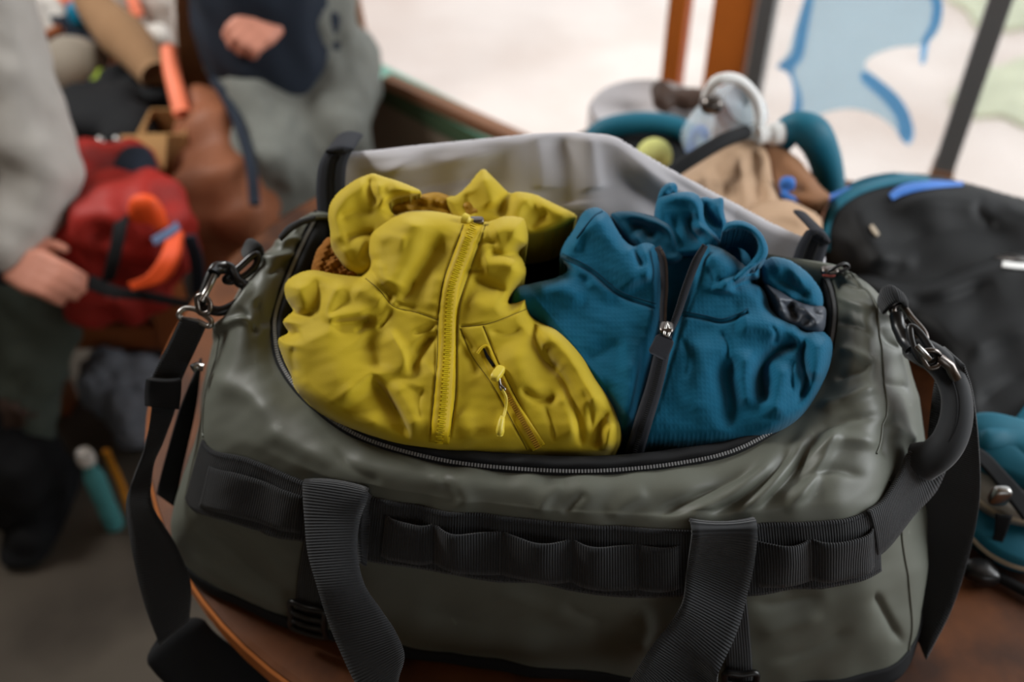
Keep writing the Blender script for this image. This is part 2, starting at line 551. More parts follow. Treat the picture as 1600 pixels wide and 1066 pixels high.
# ------------------------------------------------------------------ the place: floor, window wall, ceiling, ground outside
M['concrete'] = mat('concrete_floor', (94, 86, 76), rough=0.85, var=0.18, scale=6, bump=0.3, bscale=60, dist=.002, col2=(70, 63, 55), c2scale=3)
M['plaster'] = mat('grey_wall_paint', (150, 138, 122), rough=0.9, var=0.08, scale=6, bump=0.2, bscale=80)
M['ceil'] = mat('ceiling_boards', (120, 98, 74), rough=0.9, var=0.12, scale=4, bump=0.2)
M['gravel'] = mat('pale_gravel', (222, 210, 202), rough=1.0, var=0.14, scale=2.5, bump=0.4, bscale=30, dist=.01, col2=(206, 190, 180), c2scale=1.2)
M['grass'] = mat('grass', (196, 198, 170), rough=1.0, var=0.3, scale=9, bump=0.6, bscale=40, dist=.03)
M['postwood'] = mat('varnished_post', (205, 112, 40), rough=0.5, var=0.2, scale=9, bump=0.2, bscale=60)
M['plank'] = mat('brown_plank', (132, 92, 66), rough=0.7, var=0.15, scale=10, bump=0.3, bscale=80)
M['mint'] = mat('mint_paint', (140, 196, 176), rough=0.6, var=0.1, scale=10, bump=0.1)
M['green'] = mat('green_paint', (70, 92, 66), rough=0.7, var=0.15, scale=10, bump=0.2)
M['alu'] = mat('grey_aluminium', (128, 130, 132), rough=0.4, var=0.05, bump=0, metal=.6)
M['glass'] = mat('window_glass', (240, 246, 250), rough=0.02, var=0, bump=0, alpha=0.10, spec=.5)
M['decal'] = film_mat('blue_window_film', (124, 190, 228), .65)
M['decal_lt'] = film_mat('pale_blue_window_film', (186, 208, 218), .62)

def quad_box(name, x0, x1, y0, y1, z0, z1, m, **k):
    V, fs = box(((x0 + x1) / 2, (y0 + y1) / 2, (z0 + z1) / 2), x1 - x0, y1 - y0, z1 - z0)
    return struct(name, V, fs, m, **k)

SILL = 0.10
A_ = np.array([-0.40, 2.42, SILL]); B_ = np.array([0.85, 1.86, SILL])
WD = (B_ - A_) / np.linalg.norm(B_ - A_)              # direction of the window wall
WN = np.array([-WD[1], WD[0], 0.0])                   # outwards
def wl(s, n, z): return A_ * np.array([1, 1, 0]) + WD * s + WN * n + np.array([0, 0, z])
WA = np.stack([WD, WN, [0, 0, 1.0]])
def wbox(s0, s1, n0, n1, z0, z1):
    return box(wl((s0 + s1) / 2, (n0 + n1) / 2, (z0 + z1) / 2), s1 - s0, n1 - n0, z1 - z0, WA)

fl = np.array([[-3.2, -2.6, 0], [3.6, -2.6, 0], wl(3.2, .05, 0), wl(-3.0, .05, 0)])
V = np.concatenate([fl, fl - [0, 0, .1]])
struct('floor', V, [(0, 1, 2, 3), (7, 6, 5, 4), (0, 4, 5, 1), (1, 5, 6, 2), (2, 6, 7, 3), (3, 7, 4, 0)], 'concrete', label='grey brown concrete floor of the shed', cat='floor')
V, fs = wbox(-0.9, 3.2, 0.0, 0.14, 0.0, SILL)
struct('wall_back', V, fs, 'plaster', label='low kerb below the window opening', cat='wall')
V, fs = wbox(-2.9, 3.2, 0.0, 0.14, 2.35, 2.75)
struct('wall_back_top', V, fs, 'plaster', label='wall strip above the window opening', cat='wall')
V, fs = wbox(-2.9, -0.45, 0.0, 0.14, 0.0, 2.35)
struct('wall_back_left', V, fs, 'plank', label='brown board wall behind the bags and cloths', cat='wall')
quad_box('ceiling', -3.2, 3.4, -2.6, 2.0, 2.7, 2.8, 'ceil', label='board ceiling of the shed', cat='ceiling')
quad_box('wall_left', -3.2, -3.1, -2.6, 3.3, 0, 2.7, 'plaster', label='plain wall on the left of the shed', cat='wall')
quad_box('wall_right', 3.3, 3.4, -2.6, -0.6, 0, 2.7, 'plaster', label='wall on the right of the shed, raised to shade the bag front', cat='wall')  # out of view; height and length set to control light on the bag
# wall behind the viewer; its window opening is added as frontal fill
FW_ = [(-3.2, 3.4, 0, 1.0), (-3.2, 3.4, 2.25, 2.7), (-3.2, 0.7, 1.0, 2.25), (3.0, 3.4, 1.0, 2.25)]
V, fs = merge([box(((x0 + x1) / 2, -2.65, (z0 + z1) / 2), x1 - x0, .1, z1 - z0) for x0, x1, z0, z1 in FW_])
struct('wall_front', V, fs, 'plaster', label='plain wall behind the viewer with opening added for fill light', cat='wall')
# slanting parapet beside the standing person, mint ledge on top
p0 = fz(512, 84, .55); p1 = fz(760, 212, .55)
PD = (p1 - p0) / np.linalg.norm(p1 - p0); PN = np.array([-PD[1], PD[0], 0]); PA = np.stack([PD, PN, [0, 0, 1.0]])
PLn = 0.62
def pbox(s0, s1, n0, n1, z0, z1):
    return box(p0 * np.array([1, 1, 0]) + PD * (s0 + s1) / 2 + PN * (n0 + n1) / 2 + np.array([0, 0, (z0 + z1) / 2]), s1 - s0, n1 - n0, z1 - z0, PA)
V, fs = pbox(-.10, PLn, 0.004, .055, 0, .535)
par = struct('wall_parapet', V, fs, 'plaster', label='low grey brown parapet wall beside the standing person', cat='wall')
V, fs = pbox(-.10, PLn, 0, .058, .535, .55); struct('parapet_ledge', V, fs, 'mint', parent=par, bevel=.003)
V, fs = pbox(-.10, PLn, -.004, .002, .50, .54); struct('parapet_strip', V, fs, 'green', parent=par)
q0 = fz(604, 118, .575); q1 = fz(835, 222, .575)
qd = (q1 - q0) / np.linalg.norm(q1 - q0); qn = np.array([-qd[1], qd[0], 0])
V, fs = box((q0 + q1) / 2 - np.array([0, 0, .0115]), np.linalg.norm(q1 - q0), .032, .025, np.stack([qd, qn, [0, 0, 1.0]]))
obj('plank', V, fs, 'plank', smooth=False, bevel=.003, label='loose brown plank lying along the mint ledge', cat='plank')
V, fs = tube_mesh([fz(575, 100, .55), unp(562, 40, 2.3), unp(548, -30, 2.2), unp(530, -120, 2.1)], .014, 8)
obj('wooden_pole', V, fs, 'plank', label='thin brown pole leaning above the mint ledge', cat='pole')

# ground outside
g = []
V = np.array([[-14, 2.2, -.12], [16, -2, -.12], [16, 24, -.12], [-14, 24, -.12]], float)
V = np.array([wl(-12, .14, -.12), wl(14, .14, -.12), wl(14, 22, -.12), wl(-12, 22, -.12)])
struct('ground', V, [(0, 1, 2, 3)], 'gravel', label='pale pinkish gravel yard outside the window', cat='ground')
gp = np.array([fz(1500, 120, -.11), fz(1640, 110, -.11), fz(1700, -60, -.11), fz(1560, -40, -.11)])
gc = gp.mean(0)
r1 = np.linspace(0, 2 * math.pi, 40, endpoint=False)
gv = np.array([fz(1590 + 95 * math.cos(a) * (1 + .15 * math.sin(3 * a)), 140 + 48 * math.sin(a) * (1 + .2 * math.cos(5 * a)), -.10) for a in r1])
gv2 = np.array([fz(1600 + 110 * math.cos(a) * (1 + .15 * math.sin(4 * a)), 0 + 40 * math.sin(a) * (1 + .2 * math.cos(3 * a)), -.10) for a in r1])
for i, q in enumerate((gv, gv2)):
    lo = q.copy(); lo[:, 2] = -.13
    Vq = np.concatenate([q, lo]); n = len(q)
    obj('grass_patch', Vq, [tuple(range(n))] + [(i_, i_ + n, (i_ + 1) % n + n, (i_ + 1) % n) for i_ in range(n)], 'grass', smooth=False,
        label=('pale grass patch outside lower right window' if i == 0 else 'pale grass patch farther out in the yard'), cat='grass', kind='stuff')

# posts of the window wall
def s_of(px, py=None):
    """station along the wall seen through photo column px at the ledge"""
    best = None
    for s in np.linspace(-2, 3, 2001):
        P = wl(s, .05, SILL + .5)
        x, y, d = proj(P[None])
        if best is None or abs(x[0] - px) < best[0]: best = (abs(x[0] - px), s)
    return best[1]
sp = s_of(1141); sq = s_of(1057); sm_ = s_of(1187); sr = s_of(1512)
t_ = 0.074
V, fs = wbox(sp - .046, sp + .040, .02, .12, SILL, 2.35)
struct('trim_3', V, fs, 'postwood', label='thick orange brown wooden window post', cat='post', bevel=.004)
V, fs = wbox(sq - .022, sq + .020, .02, .08, SILL, 2.35)
struct('trim_4', V, fs, 'postwood', label='thin orange brown wooden window post', cat='post', bevel=.003)
V, fs = wbox(sm_ - .018, sm_ + .018, .01, .07, SILL, 2.35)
struct('trim_5', V, fs, 'alu', label='grey metal frame post beside the wooden post', cat='post', bevel=.003)
V, fs = wbox(sr - .022, sr + .022, .01, .07, SILL + .32, 2.35)
tr6 = struct('trim_6', V, fs, 'alu', label='dark grey metal window post with brown foot', cat='post', bevel=.003)
V, fs = wbox(sr - .024, sr + .024, .005, .075, SILL, SILL + .34)
struct('post_foot', V, fs, 'plank', parent=tr6)
# panes
for i, (a, b) in enumerate(((sm_ + .018, sr - .022), (sr + .022, 2.9))):
    V, fs = wbox(a, b, .035, .041, SILL, 2.35)
    win = struct(f'window_{i + 1}', V, fs, 'glass', label=('window pane carrying the blue film emblem' if i == 0 else 'clear window pane at far right'), cat='window')
    if i == 0: WIN = win

# blue film emblem on the glass: traced in the plane of the pane
def on_pane(px, py, n=.032):
    d0 = FW[None] + 0
    P0 = wl(0, n, 0)
    dirv = unp(px, py, 1.0) - CAM
    t = ((P0 - CAM) @ WN) / (dirv @ WN)
    return CAM + t * dirv
def film(name, pts, material, n, nn=60):
    C = cr(pts, nn, True)
    Q = np.array([on_pane(x, y, n) for x, y in C])
    B = Q + WN * .0008
    V = np.concatenate([Q, B]); m = len(Q)
    o = obj(name, V, [tuple(range(m))[::-1], tuple(range(m, 2 * m))] + [(i, (i + 1) % m, (i + 1) % m + m, i + m) for i in range(m)], material, WIN, smooth=False)
    return o
film('film_emblem', [(1268, -30), (1300, -36), (1380, -40), (1450, -30), (1472, 8), (1466, 50), (1440, 70), (1400, 74), (1362, 88), (1352, 104), (1372, 122), (1402, 148), (1420, 176), (1426, 205), (1412, 222), (1396, 200), (1370, 180), (1330, 170), (1290, 176), (1256, 194), (1236, 190), (1244, 150), (1236, 118), (1216, 104), (1232, 80), (1240, 50), (1252, 10)], 'decal_lt', .031, 140)
film('film_edge', [(1452, -30), (1472, 2), (1468, 38), (1452, 66), (1446, 96), (1438, 98), (1440, 64), (1452, 40), (1456, 6), (1440, -28)], 'decal', .029, 70)
film('film_edge', [(1352, 112), (1390, 138), (1416, 168), (1428, 206), (1420, 226), (1406, 214), (1400, 186), (1378, 156), (1346, 126)], 'decal', .029, 70)
film('film_edge', [(1214, 104), (1236, 84), (1246, 40), (1262, -10), (1272, -10), (1262, 50), (1254, 90), (1240, 112), (1252, 150), (1250, 186), (1234, 196), (1240, 150), (1232, 116)], 'decal', .029, 90)

# ------------------------------------------------------------------ oval table
M['tabletop'] = mat('worn_table_wood', (104, 60, 30), rough=0.55, var=0.35, scale=16, bump=0.25, bscale=60, dist=.001, col2=(58, 32, 17), c2scale=9, c2lo=.42, c2hi=.62, spec=.25)
M['tableedge'] = mat('table_edge_wood', (176, 104, 52), rough=0.5, var=0.15, scale=9, bump=0.2, bscale=60)
TC = np.array([0.10, 0.93]); TR = 0.548
table = thing('oval_table', 'oval brown wooden table under the open duffel bag', 'table', (0.3, 0.93, 0))
TA = math.radians(-22)
def stadium(r, z, ext=0.62, n=48):
    L = [(r * math.cos(a), r * math.sin(a)) for a in np.linspace(math.pi / 2, 3 * math.pi / 2, n)]
    R = [(ext + r * math.cos(a), r * math.sin(a)) for a in np.linspace(-math.pi / 2, math.pi / 2, n)]
    c, s = math.cos(TA), math.sin(TA)
    return np.array([(TC[0] + x * c - y * s, TC[1] + x * s + y * c, z) for x, y in L + R])
def tloc(x, y, z):
    c, s = math.cos(TA), math.sin(TA)
    return np.array((TC[0] + x * c - y * s, TC[1] + x * s + y * c, z))
rings = [stadium(TR - .010, ZT), stadium(TR - .004, ZT - .0025), stadium(TR - .004, ZT - .03), stadium(TR - .012, ZT - .034)]
n = len(rings[0]); V = np.concatenate(rings)
fs = [tuple(range(n))] + [(i, i + n * 1 if False else (k + 1) * n + i - 0, (k + 1) * n + (i + 1) % n, k * n + (i + 1) % n) if k == 0 else (k * n + i, (k + 1) * n + i, (k + 1) * n + (i + 1) % n, k * n + (i + 1) % n) for k in range(3) for i in range(n)] + [tuple(3 * n + i for i in range(n))[::-1]]
obj('tabletop', V, fs, 'tabletop', table, smooth=False)
e = [stadium(TR - .003, ZT - .0022), stadium(TR, ZT - .005), stadium(TR, ZT - .028), stadium(TR - .004, ZT - .032)]
V = np.concatenate(e)
obj('edge_band', V, [(k * n + i, (k + 1) * n + i, (k + 1) * n + (i + 1) % n, k * n + (i + 1) % n) for k in range(3) for i in range(n)], 'tableedge', table, smooth=False)
for lx, ly in ((-.22, -.3), (-.22, .3), (.84, -.3), (.84, .3)):
    V, fs = tube_mesh([tloc(lx, ly, 0), tloc(lx, ly, .4), tloc(lx, ly, ZT - .034)], [.022, .028, .034], 12)
    obj('leg', V, fs, 'tableedge', table)
TX = np.stack([tloc(1, 0, 0) - tloc(0, 0, 0), tloc(0, 1, 0) - tloc(0, 0, 0), [0, 0, 1.0]])
for cx_, cy_, sx_, sy_ in ((.31, -.3, 1.06, .025), (.31, .3, 1.06, .025), (-.22, 0, .025, .6), (.84, 0, .025, .6)):
    V, fs = box(tloc(cx_, cy_, ZT - .075), sx_, sy_, .08, TX)
    obj('apron', V, fs, 'tabletop', table, smooth=False)

# ------------------------------------------------------------------ duffel bag
bag = thing('duffel_bag', 'large olive grey coated duffel bag standing open on the oval table', 'duffel bag', (0.0, 0.66, ZT))
CG = [  # columns around the opening; each from the zip edge outwards/downwards: (photo x, photo y, height above table)
 [(497, 330, .330), (484, 334, .335), (470, 341, .335), (456, 350, .325), (444, 361, .307), (437, 372, .272), (430, 398, .17)],
 [(465, 395, .315), (445, 396, .322), (424, 404, .320), (404, 416, .305), (390, 432, .27), (384, 454, .215), (384, 490, .11)],
 [(432, 480, .292), (408, 478, .305), (382, 480, .305), (356, 488, .285), (340, 512, .235), (332, 545, .165), (326, 600, .06)],
 [(429, 530, .280), (400, 536, .288), (368, 545, .285), (338, 560, .255), (322, 615, .19), (308, 680, .11), (300, 745, .02)],
 [(441, 575, .270), (405, 605, .272), (355, 640, .250), (318, 686, .215), (294, 776, .145), (268, 828, .075), (278, 872, .012)],
 [(483, 628, .263), (452, 662, .264), (418, 692, .248), (388, 716, .225), (366, 808, .152), (342, 880, .07), (345, 932, .008)],
 [(560, 682, .260), (542, 716, .260), (522, 742, .248), (500, 760, .230), (488, 848, .158), (478, 930, .075), (482, 990, .006)],
 [(680, 718, .259), (675, 745, .258), (668, 770, .247), (660, 791, .232), (655, 888, .162), (650, 965, .08), (652, 1028, .005)],
 [(800, 733, .259), (800, 760, .258), (800, 785, .248), (800, 808, .234), (800, 906, .164), (800, 990, .085), (800, 1050, .005)],
 [(930, 737, .259), (930, 765, .258), (930, 795, .248), (930, 820, .235), (930, 925, .164), (930, 1005, .085), (930, 1066, .005)],
 [(1060, 725, .259), (1070, 760, .260), (1077, 795, .250), (1082, 826, .236), (1085, 932, .162), (1090, 1020, .085), (1090, 1084, .005)],
 [(1160, 700, .261), (1185, 745, .264), (1206, 785, .253), (1220, 816, .236), (1228, 922, .162), (1238, 1012, .085), (1238, 1088, .005)],
 [(1245, 645, .266), (1285, 690, .270), (1322, 750, .258), (1346, 803, .236), (1348, 902, .160), (1352, 992, .085), (1350, 1078, .005)],
 [(1290, 570, .276), (1330, 598, .288), (1366, 650, .277), (1398, 745, .220), (1412, 855, .150), (1420, 955, .080), (1408, 1052, .005)],
 [(1305, 500, .288), (1337, 508, .303), (1370, 548, .296), (1420, 640, .230), (1440, 760, .158), (1448, 880, .085), (1432, 1000, .010)],
 [(1301, 455, .297), (1327, 450, .314), (1362, 470, .314), (1404, 530, .285), (1432, 610, .225), (1447, 720, .15), (1450, 880, .045)],
 [(1286, 420, .305), (1306, 414, .318), (1335, 428, .318), (1368, 456, .305), (1396, 505, .265), (1420, 580, .20), (1440, 740, .08)],
]
CP = np.array([[tz(*p) for p in c] for c in CG])
NT, NS = CP.shape[:2]

def crw(t, n):
    t = np.clip(t, 0, n - 1 - 1e-9); i = np.minimum(np.floor(t).astype(int), n - 2); f = t - i
    W = np.zeros(t.shape + (n,))
    w0 = .5 * (-f + 2 * f ** 2 - f ** 3); w1 = .5 * (2 - 5 * f ** 2 + 3 * f ** 3)
    w2 = .5 * (f + 4 * f ** 2 - 3 * f ** 3); w3 = .5 * (-f ** 2 + f ** 3)
    r = np.arange(len(t))
    for k_, w_ in ((-1, w0), (0, w1), (1, w2), (2, w3)):
        j = i + k_
        lo = j < 0; hi = j > n - 1; ok = ~(lo | hi)
        W[r[ok], j[ok]] += w_[ok]
        W[r[lo], 0] += 2 * w_[lo]; W[r[lo], 1] -= w_[lo]
        W[r[hi], n - 1] += 2 * w_[hi]; W[r[hi], n - 2] -= w_[hi]
    return W
def S0(t, s):
    """grid of body points for parameter vectors t (around) and s (down)"""
    return np.einsum('ai,bj,ijk->abk', crw(np.asarray(t, float), NT), crw(np.asarray(s, float), NS), CP)

BAGF = []
def q5(*p): return [(640 + .375 * x, 680 + .375 * y) for x, y in p]
def q6(*p): return [(1080 + .6435 * x, 380 + .6435 * y) for x, y in p]
def q3(*p): return [(180 + .488 * x, 320 + .488 * y) for x, y in p]
def q4(*p): return [(180 + .381 * x, 660 + .381 * y) for x, y in p]
BAGF += [  # diagonal pulls right of centre under the zip
 (q5((1000, 350), (1180, 270), (1330, 180), (1480, 120)), 14, 10, -0.00675),
 (q5((1120, 330), (1300, 270), (1440, 180), (1580, 60)), 13, 10, 0.00600),
 (q5((1230, 340), (1380, 270), (1500, 170), (1620, 30)), 12, 9, -0.00675),
 (q5((1340, 330), (1460, 250), (1580, 120), (1680, -40)), 12, 10, 0.00600),
 (q5((1440, 330), (1560, 210), (1650, 80), (1720, -30)), 11, 9, -0.00630),
 (q5((1560, 330), (1660, 200), (1740, 60), (1800, -60)), 13, 10, 0.00600),
 (q5((640, 340), (690, 280), (740, 240)), 10, 8, -.0026),
 (q5((540, 340), (570, 260), (650, 190)), 12, 10, .0026),
 (q5((820, 350), (900, 290), (1000, 230)), 14, 12, .0026),
 (q5((200, 300), (170, 220), (120, 150)), 16, 12, -.0026),
 (q5((60, 200), (180, 200), (260, 320)), 14, 12, .0026),
 # upper right shoulder of the bag
 (q6((340, 330), (400, 310), (455, 285)), 8, 6, -.0045),
 (q6((350, 260), (400, 270), (460, 300)), 9, 7, .0045),
 (q6((345, 190), (400, 200), (455, 225)), 8, 7, -.0035),
 (q6((340, 120), (400, 150), (460, 170)), 9, 7, .0035),
 (q6((345, 90), (390, 100), (430, 110)), 6, 5, -.003),
 (q6((300, 400), (380, 380), (460, 340)), 10, 8, .005),
 (q6((290, 470), (370, 430), (470, 420)), 11, 8, -.005),
 (q6((260, 530), (360, 480), (470, 490)), 12, 9, .0045),
 (q6((220, 600), (330, 550), (440, 570)), 12, 9, -.004),
 (q6((470, 420), (475, 470), (470, 530)), 5, 6, -.004),
 # end panel
 (q6((470, 330), (490, 345), (530, 350)), 6, 6, -.003),
 (q6((480, 440), (520, 470), (550, 480)), 9, 8, .003),
 (q6((460, 200), (480, 240), (520, 260)), 7, 6, -.003),
 # lower front, right part
 (q6((440, 840), (480, 900), (520, 980)), 5, 12, -.006),
 (q6((140, 870), (220, 880), (330, 850)), 12, 12, -.003),
 (q6((150, 960), (230, 930), (330, 900)), 14, 12, .003),
 (q6((180, 1020), (300, 990), (400, 930)), 14, 12, -.003),
 # lower front, middle
 (q5((20, 720), (250, 790), (500, 790), (760, 830)), 22, 18, -.0035),
 (q5((60, 830), (300, 870), (600, 880)), 16, 14, .003),
 (q5((330, 640), (520, 700), (700, 760)), 14, 16, .003),
 (q5((640, 690), (720, 760), (820, 790)), 12, 10, -.003),
 (q5((960, 700), (990, 800), (950, 900)), 10, 18, .004),
 # lower left
 (q4((300, 330), (450, 380), (620, 500), (740, 660)), 24, 18, .004),
 (q4((300, 420), (420, 500), (560, 620), (740, 720)), 18, 14, -.004),
 (q4((280, 500), (400, 600), (560, 700), (740, 770)), 14, 12, .003),
 (q4((600, 420), (680, 470), (760, 560)), 14, 12, .003),
 # left, above band
 (q3((700, 760), (760, 850), (860, 900)), 16, 12, -.003),
 (q3((480, 700), (560, 760), (700, 830)), 14, 14, .0025),
 (q3((300, 560), (420, 600), (520, 700)), 18, 16, .003),
 # top-left corner: shiny creases
 (q3((300, 440), (360, 390), (420, 370), (450, 400)), 6, 5, .006),
 (q3((320, 420), (380, 350), (430, 280), (432, 240)), 6, 5, .006),
 (q3((440, 300), (470, 340), (480, 400)), 9, 8, -.005),
 (q3((400, 330), (430, 370), (460, 420)), 7, 6, -.005),
 (q3((460, 180), (520, 170), (590, 150)), 7, 6, .005),
 (q3((470, 220), (540, 200), (590, 190)), 7, 6, -.005),
 (q3((500, 130), (560, 110), (610, 110)), 6, 5, .004),
]
NB1 = Noise(3, 120); NB2 = Noise(5, 46)
def bdisp(P):
    x, y, d = proj(P.reshape(-1, 3))
    h = folds(x, y, BAGF) + .0014 * NB1(x, y) + .0002 * NB2(x, y)
    return h.reshape(P.shape[:-1])
def SD(t, s, off=0.0, disp=True):
    t = np.asarray(t, float); s = np.asarray(s, float)
    G = S0(t, s)
    e_ = 1e-3
    du = S0(np.minimum(t + e_, NT - 1), s) - S0(np.maximum(t - e_, 0), s)
    dv = S0(t, np.minimum(s + e_, NS - 1)) - S0(t, np.maximum(s - e_, 0))
    nn = np.cross(du, dv); nn /= np.linalg.norm(nn, axis=2)[..., None] + 1e-15
    if np.median(np.sum(nn * (CAM - G), axis=2)) < 0: nn = -nn
    h = (bdisp(G) if disp else 0) * sstep(s / 0.35)[None, :]
    o_ = np.asarray(off, float)
    return G + nn * (h + o_)[..., None]

t = np.linspace(0, NT - 1, 420); s = np.linspace(0, NS - 1, 170)
G = SD(t, s)
# tuck the bottom rim under
rim = G[:, -1].copy(); cen = np.array([0.02, 0.70, ZT + .004])
r2 = rim + (cen - rim) * .25; r2[:, 2] = np.maximum(np.minimum(rim[:, 2], ZT + .004), ZT + .003)
G2 = np.concatenate([G, r2[:, None]], 1)
G2[:, :, 2] = np.maximum(G2[:, :, 2], ZT + .002)
shell('body_panel', G2, 'bag', bag, .0025)

# back of the bag (turned away) and base
tb = np.linspace(0, 1, 40)
rows = []
for j in range(7):
    R0 = CP[0, j][None] * (1 - tb[:, None]) + CP[-1, j][None] * tb[:, None]
    R0[:, 1] += np.sin(tb * math.pi) ** .6 * np.interp(j, [0, 2, 4, 6], [.004, .03, .05, .045])
    R0[:, 2] -= .010 * np.sin(tb * math.pi) if j < 2 else 0
    rows.append(R0)
R0 = rows[-1].copy(); R0[:, 2] = ZT + .006; rows.append(R0)
shell('back_panel', np.array(rows).transpose(1, 0, 2), 'bag', bag, .0025, away=(0, -1, 0))
bx = [np.array([x_, y_, ZT + .003]) for x_, y_ in zip(G[:, -1, 0], G[:, -1, 1])]
lo = G[::6, -1].copy(); lo[:, 2] = ZT + .004
bk = np.array(rows)[-1][::-1]
bkz = bk.copy(); bkz[:, 2] = ZT + .004
ringb = np.concatenate([lo, bkz]); cb = ringb.mean(0)
Vb = np.concatenate([ringb, [cb]]); nb_ = len(ringb)
obj('base_panel', Vb, [(i, (i + 1) % nb_, nb_) for i in range(nb_)], 'black', bag)

# seam pipings (raised edges)
def seam_curve(ts, ss, off=.0004):
    P = []
    for a, b in zip(ts, ss): P.append(SD([a], [b], off)[0, 0])
    return np.array(P)
P = seam_curve(np.linspace(12.7, 15.9, 60), 2.35 - .5 * np.linspace(0, 1, 60) ** 1.5 + 0)
tube('seam_piping', P, .0011, 'bag', bag, 8)
P = seam_curve(np.linspace(12.8, 13.25, 30), np.linspace(2.9, 5.9, 30))
tube('seam_piping', P, .0011, 'bag', bag, 8)
P = seam_curve(np.linspace(2.0, 3.95, 40), 3.0 + .0 * np.linspace(0, 1, 40))
tube('seam_piping', P, .0011, 'bag', bag, 8)
# dark base binding along the lower edge
G = SD(np.linspace(3.4, 15, 160), np.linspace(5.72, 6.0, 5), .0015)
shell('base_binding', G, 'black', bag, .002, grid_uv(G))

# ---- zip around the opening
tzp = np.linspace(0.0, NT - 1, 400)
zc = SD(tzp, np.array([0.0]), 0.0)[:, 0]
zx, zy, zd = proj(zc)
ctr = np.array([860., 520.])
inw = ctr[None] - np.stack([zx, zy], 1)
tg = np.gradient(np.stack([zx, zy], 1), axis=0); tg /= np.linalg.norm(tg, axis=1)[:, None]
ni = np.stack([tg[:, 1], -tg[:, 0]], 1)
ni *= np.sign(np.sum(ni * inw, 1))[:, None]
def zband(d0, d1, off0, off1, m=6):
    """strip parallel to the zip; d in photo px towards the opening, off = depth increase"""
    q = np.linspace(0, 1, m)
    dd = d0 + (d1 - d0) * q; oo = off0 + (off1 - off0) * q
    X = zx[:, None] + ni[:, :1] * dd[None]; Y = zy[:, None] + ni[:, 1:] * dd[None]
    return unp(X, Y, zd[:, None] + oo[None])
G = zband(-6, 3.5, -.0032, -.0032)
shell('zipper_tape', G, 'black', bag, .002, grid_uv(G))
lw = np.interp(tzp, [0, 2, 4, 5, 6, 8, 10, 12, 14, 16], [30, 22, 12, 12, 16, 22, 22, 12, 10, 12])
q = np.linspace(0, 1, 8)
X = zx[:, None] + ni[:, :1] * (2.5 + lw[:, None] * q[None]); Y = zy[:, None] + ni[:, 1:] * (2.5 + lw[:, None] * q[None])
wav = .0015 * np.sin(tzp * 9)[:, None] * q[None]
G = unp(X, Y, zd[:, None] + (-.002 + .002 * np.sin(q * 3.0) * -2.2 + .010 * q ** 2)[None] + wav)
flap_in = shell('inner_zip_flap', G, 'black', bag, .002, grid_uv(G))
zP = unp(zx + ni[:, 0] * 1.2, zy + ni[:, 1] * 1.2, zd - .0042)
zP = arc_resample(zP, .0026)
V, fs = teeth_mesh(zP, .0030, .0016, .0015)
obj('zipper_teeth', V, fs, 'teeth', bag, smooth=False)
# stitched line on the inner flap
P = unp(zx + ni[:, 0] * (lw * .55), zy + ni[:, 1] * (lw * .55), zd - .0038 + .001)
st = arc_resample(P[150:300], .0034)
V, fs = teeth_mesh(st, .0006, .0006, .0018)
obj('stitching', V, fs, 'teeth', bag, smooth=False)
# zip sliders at the two ends
for (px, py, dd, ang) in ((1296, 424, -.006, .2),):
    d_ = float(d_at_z(px, py, ZT + .312 * K)) - .008
    c = unp(px, py, d_)
    V, fs = sup(c, (.008, .005, .004), .5); sl = obj('zip_slider', V, fs, 'gunmetal', bag)
    P = [unp(px - 4, py + 2, d_ - .003), unp(px + 10, py - 6, d_ - .008), unp(px + 24, py - 12, d_ - .006), unp(px + 30, py - 6, d_ - .002), unp(px + 20, py - 1, d_ - .003), unp(px + 4, py + 4, d_ - .003)]
    V, fs = tube_mesh(cr(P, 40, True), .0016, 8, True); obj('pull_loop', V, fs, 'plastic', sl)
    V, fs = sup(unp(px - 1, py + 6, d_ - .002), (.006, .002, .0015), .6); obj('pull_cord', V, fs, mat('red_cord', (150, 70, 60), var=0), sl)

# ---- inside of the bag, black to stand in for its deep shade
Dpoly = np.stack([zx, zy], 1)[::8]
Dpoly = np.concatenate([Dpoly, [(1250, 372), (1120, 330), (960, 300), (760, 290), (600, 290), (520, 300)]])
inner = Sheet(Dpoly, lambda x, y: K * (1.04 + (700 - y) / 410 * .16), roll=(60, -.03), step=8, smooth=False)
inner.build('shade_lining', 'shade_lining', bag, skl=.01)

# ---- opened lid
lid_out = [(507, 352), (500, 300), (503, 262), (512, 240), (545, 237), (590, 234), (640, 228), (700, 222), (760, 216), (830, 209), (880, 207), (925, 208), (962, 214), (1000, 236), (1050, 265), (1100, 292), (1150, 318), (1200, 345), (1245, 366), (1270, 375), (1288, 392), (1284, 432), (1240, 440), (1120, 400), (1000, 362), (860, 336), (700, 332), (560, 345)]  # lower edge stops high so the black sheet stands in for its shadow
def lid_base(x, y): return K * (1.095 + .00008 * (y - 240) + .012 * ((x - 880) / 400) ** 2 - .030 * np.clip((x - 1150) / 130, 0, 1))
LIDF = [([(838, 205), (846, 240), (850, 300)], 26, 14, .004, .1), ([(918, 205), (924, 240), (935, 300)], 14, 22, .004, .1),
        ([(880, 200), (884, 250), (890, 320)], 26, 26, -.004, .05), ([(545, 270), (640, 262), (740, 245), (810, 225)], 16, 10, .006),
        ([(560, 300), (680, 290), (780, 270)], 18, 16, -.006), ([(960, 230), (1060, 300), (1200, 390)], 10, 22, .006),
        ([(950, 260), (1040, 330), (1160, 400)], 20, 22, -.010), ([(700, 230), (640, 250), (590, 300)], 14, 14, .004)]
lid = Sheet(lid_out, lid_base, LIDF, roll=(14, .010), step=3, noise=[(Noise(11, 150), .003)])
lido = lid.build('lid', 'bag_in', bag, skirt=(0, .55, -.7), skl=.08)
lido['label'] = 'pale grey inner face of the opened lid'
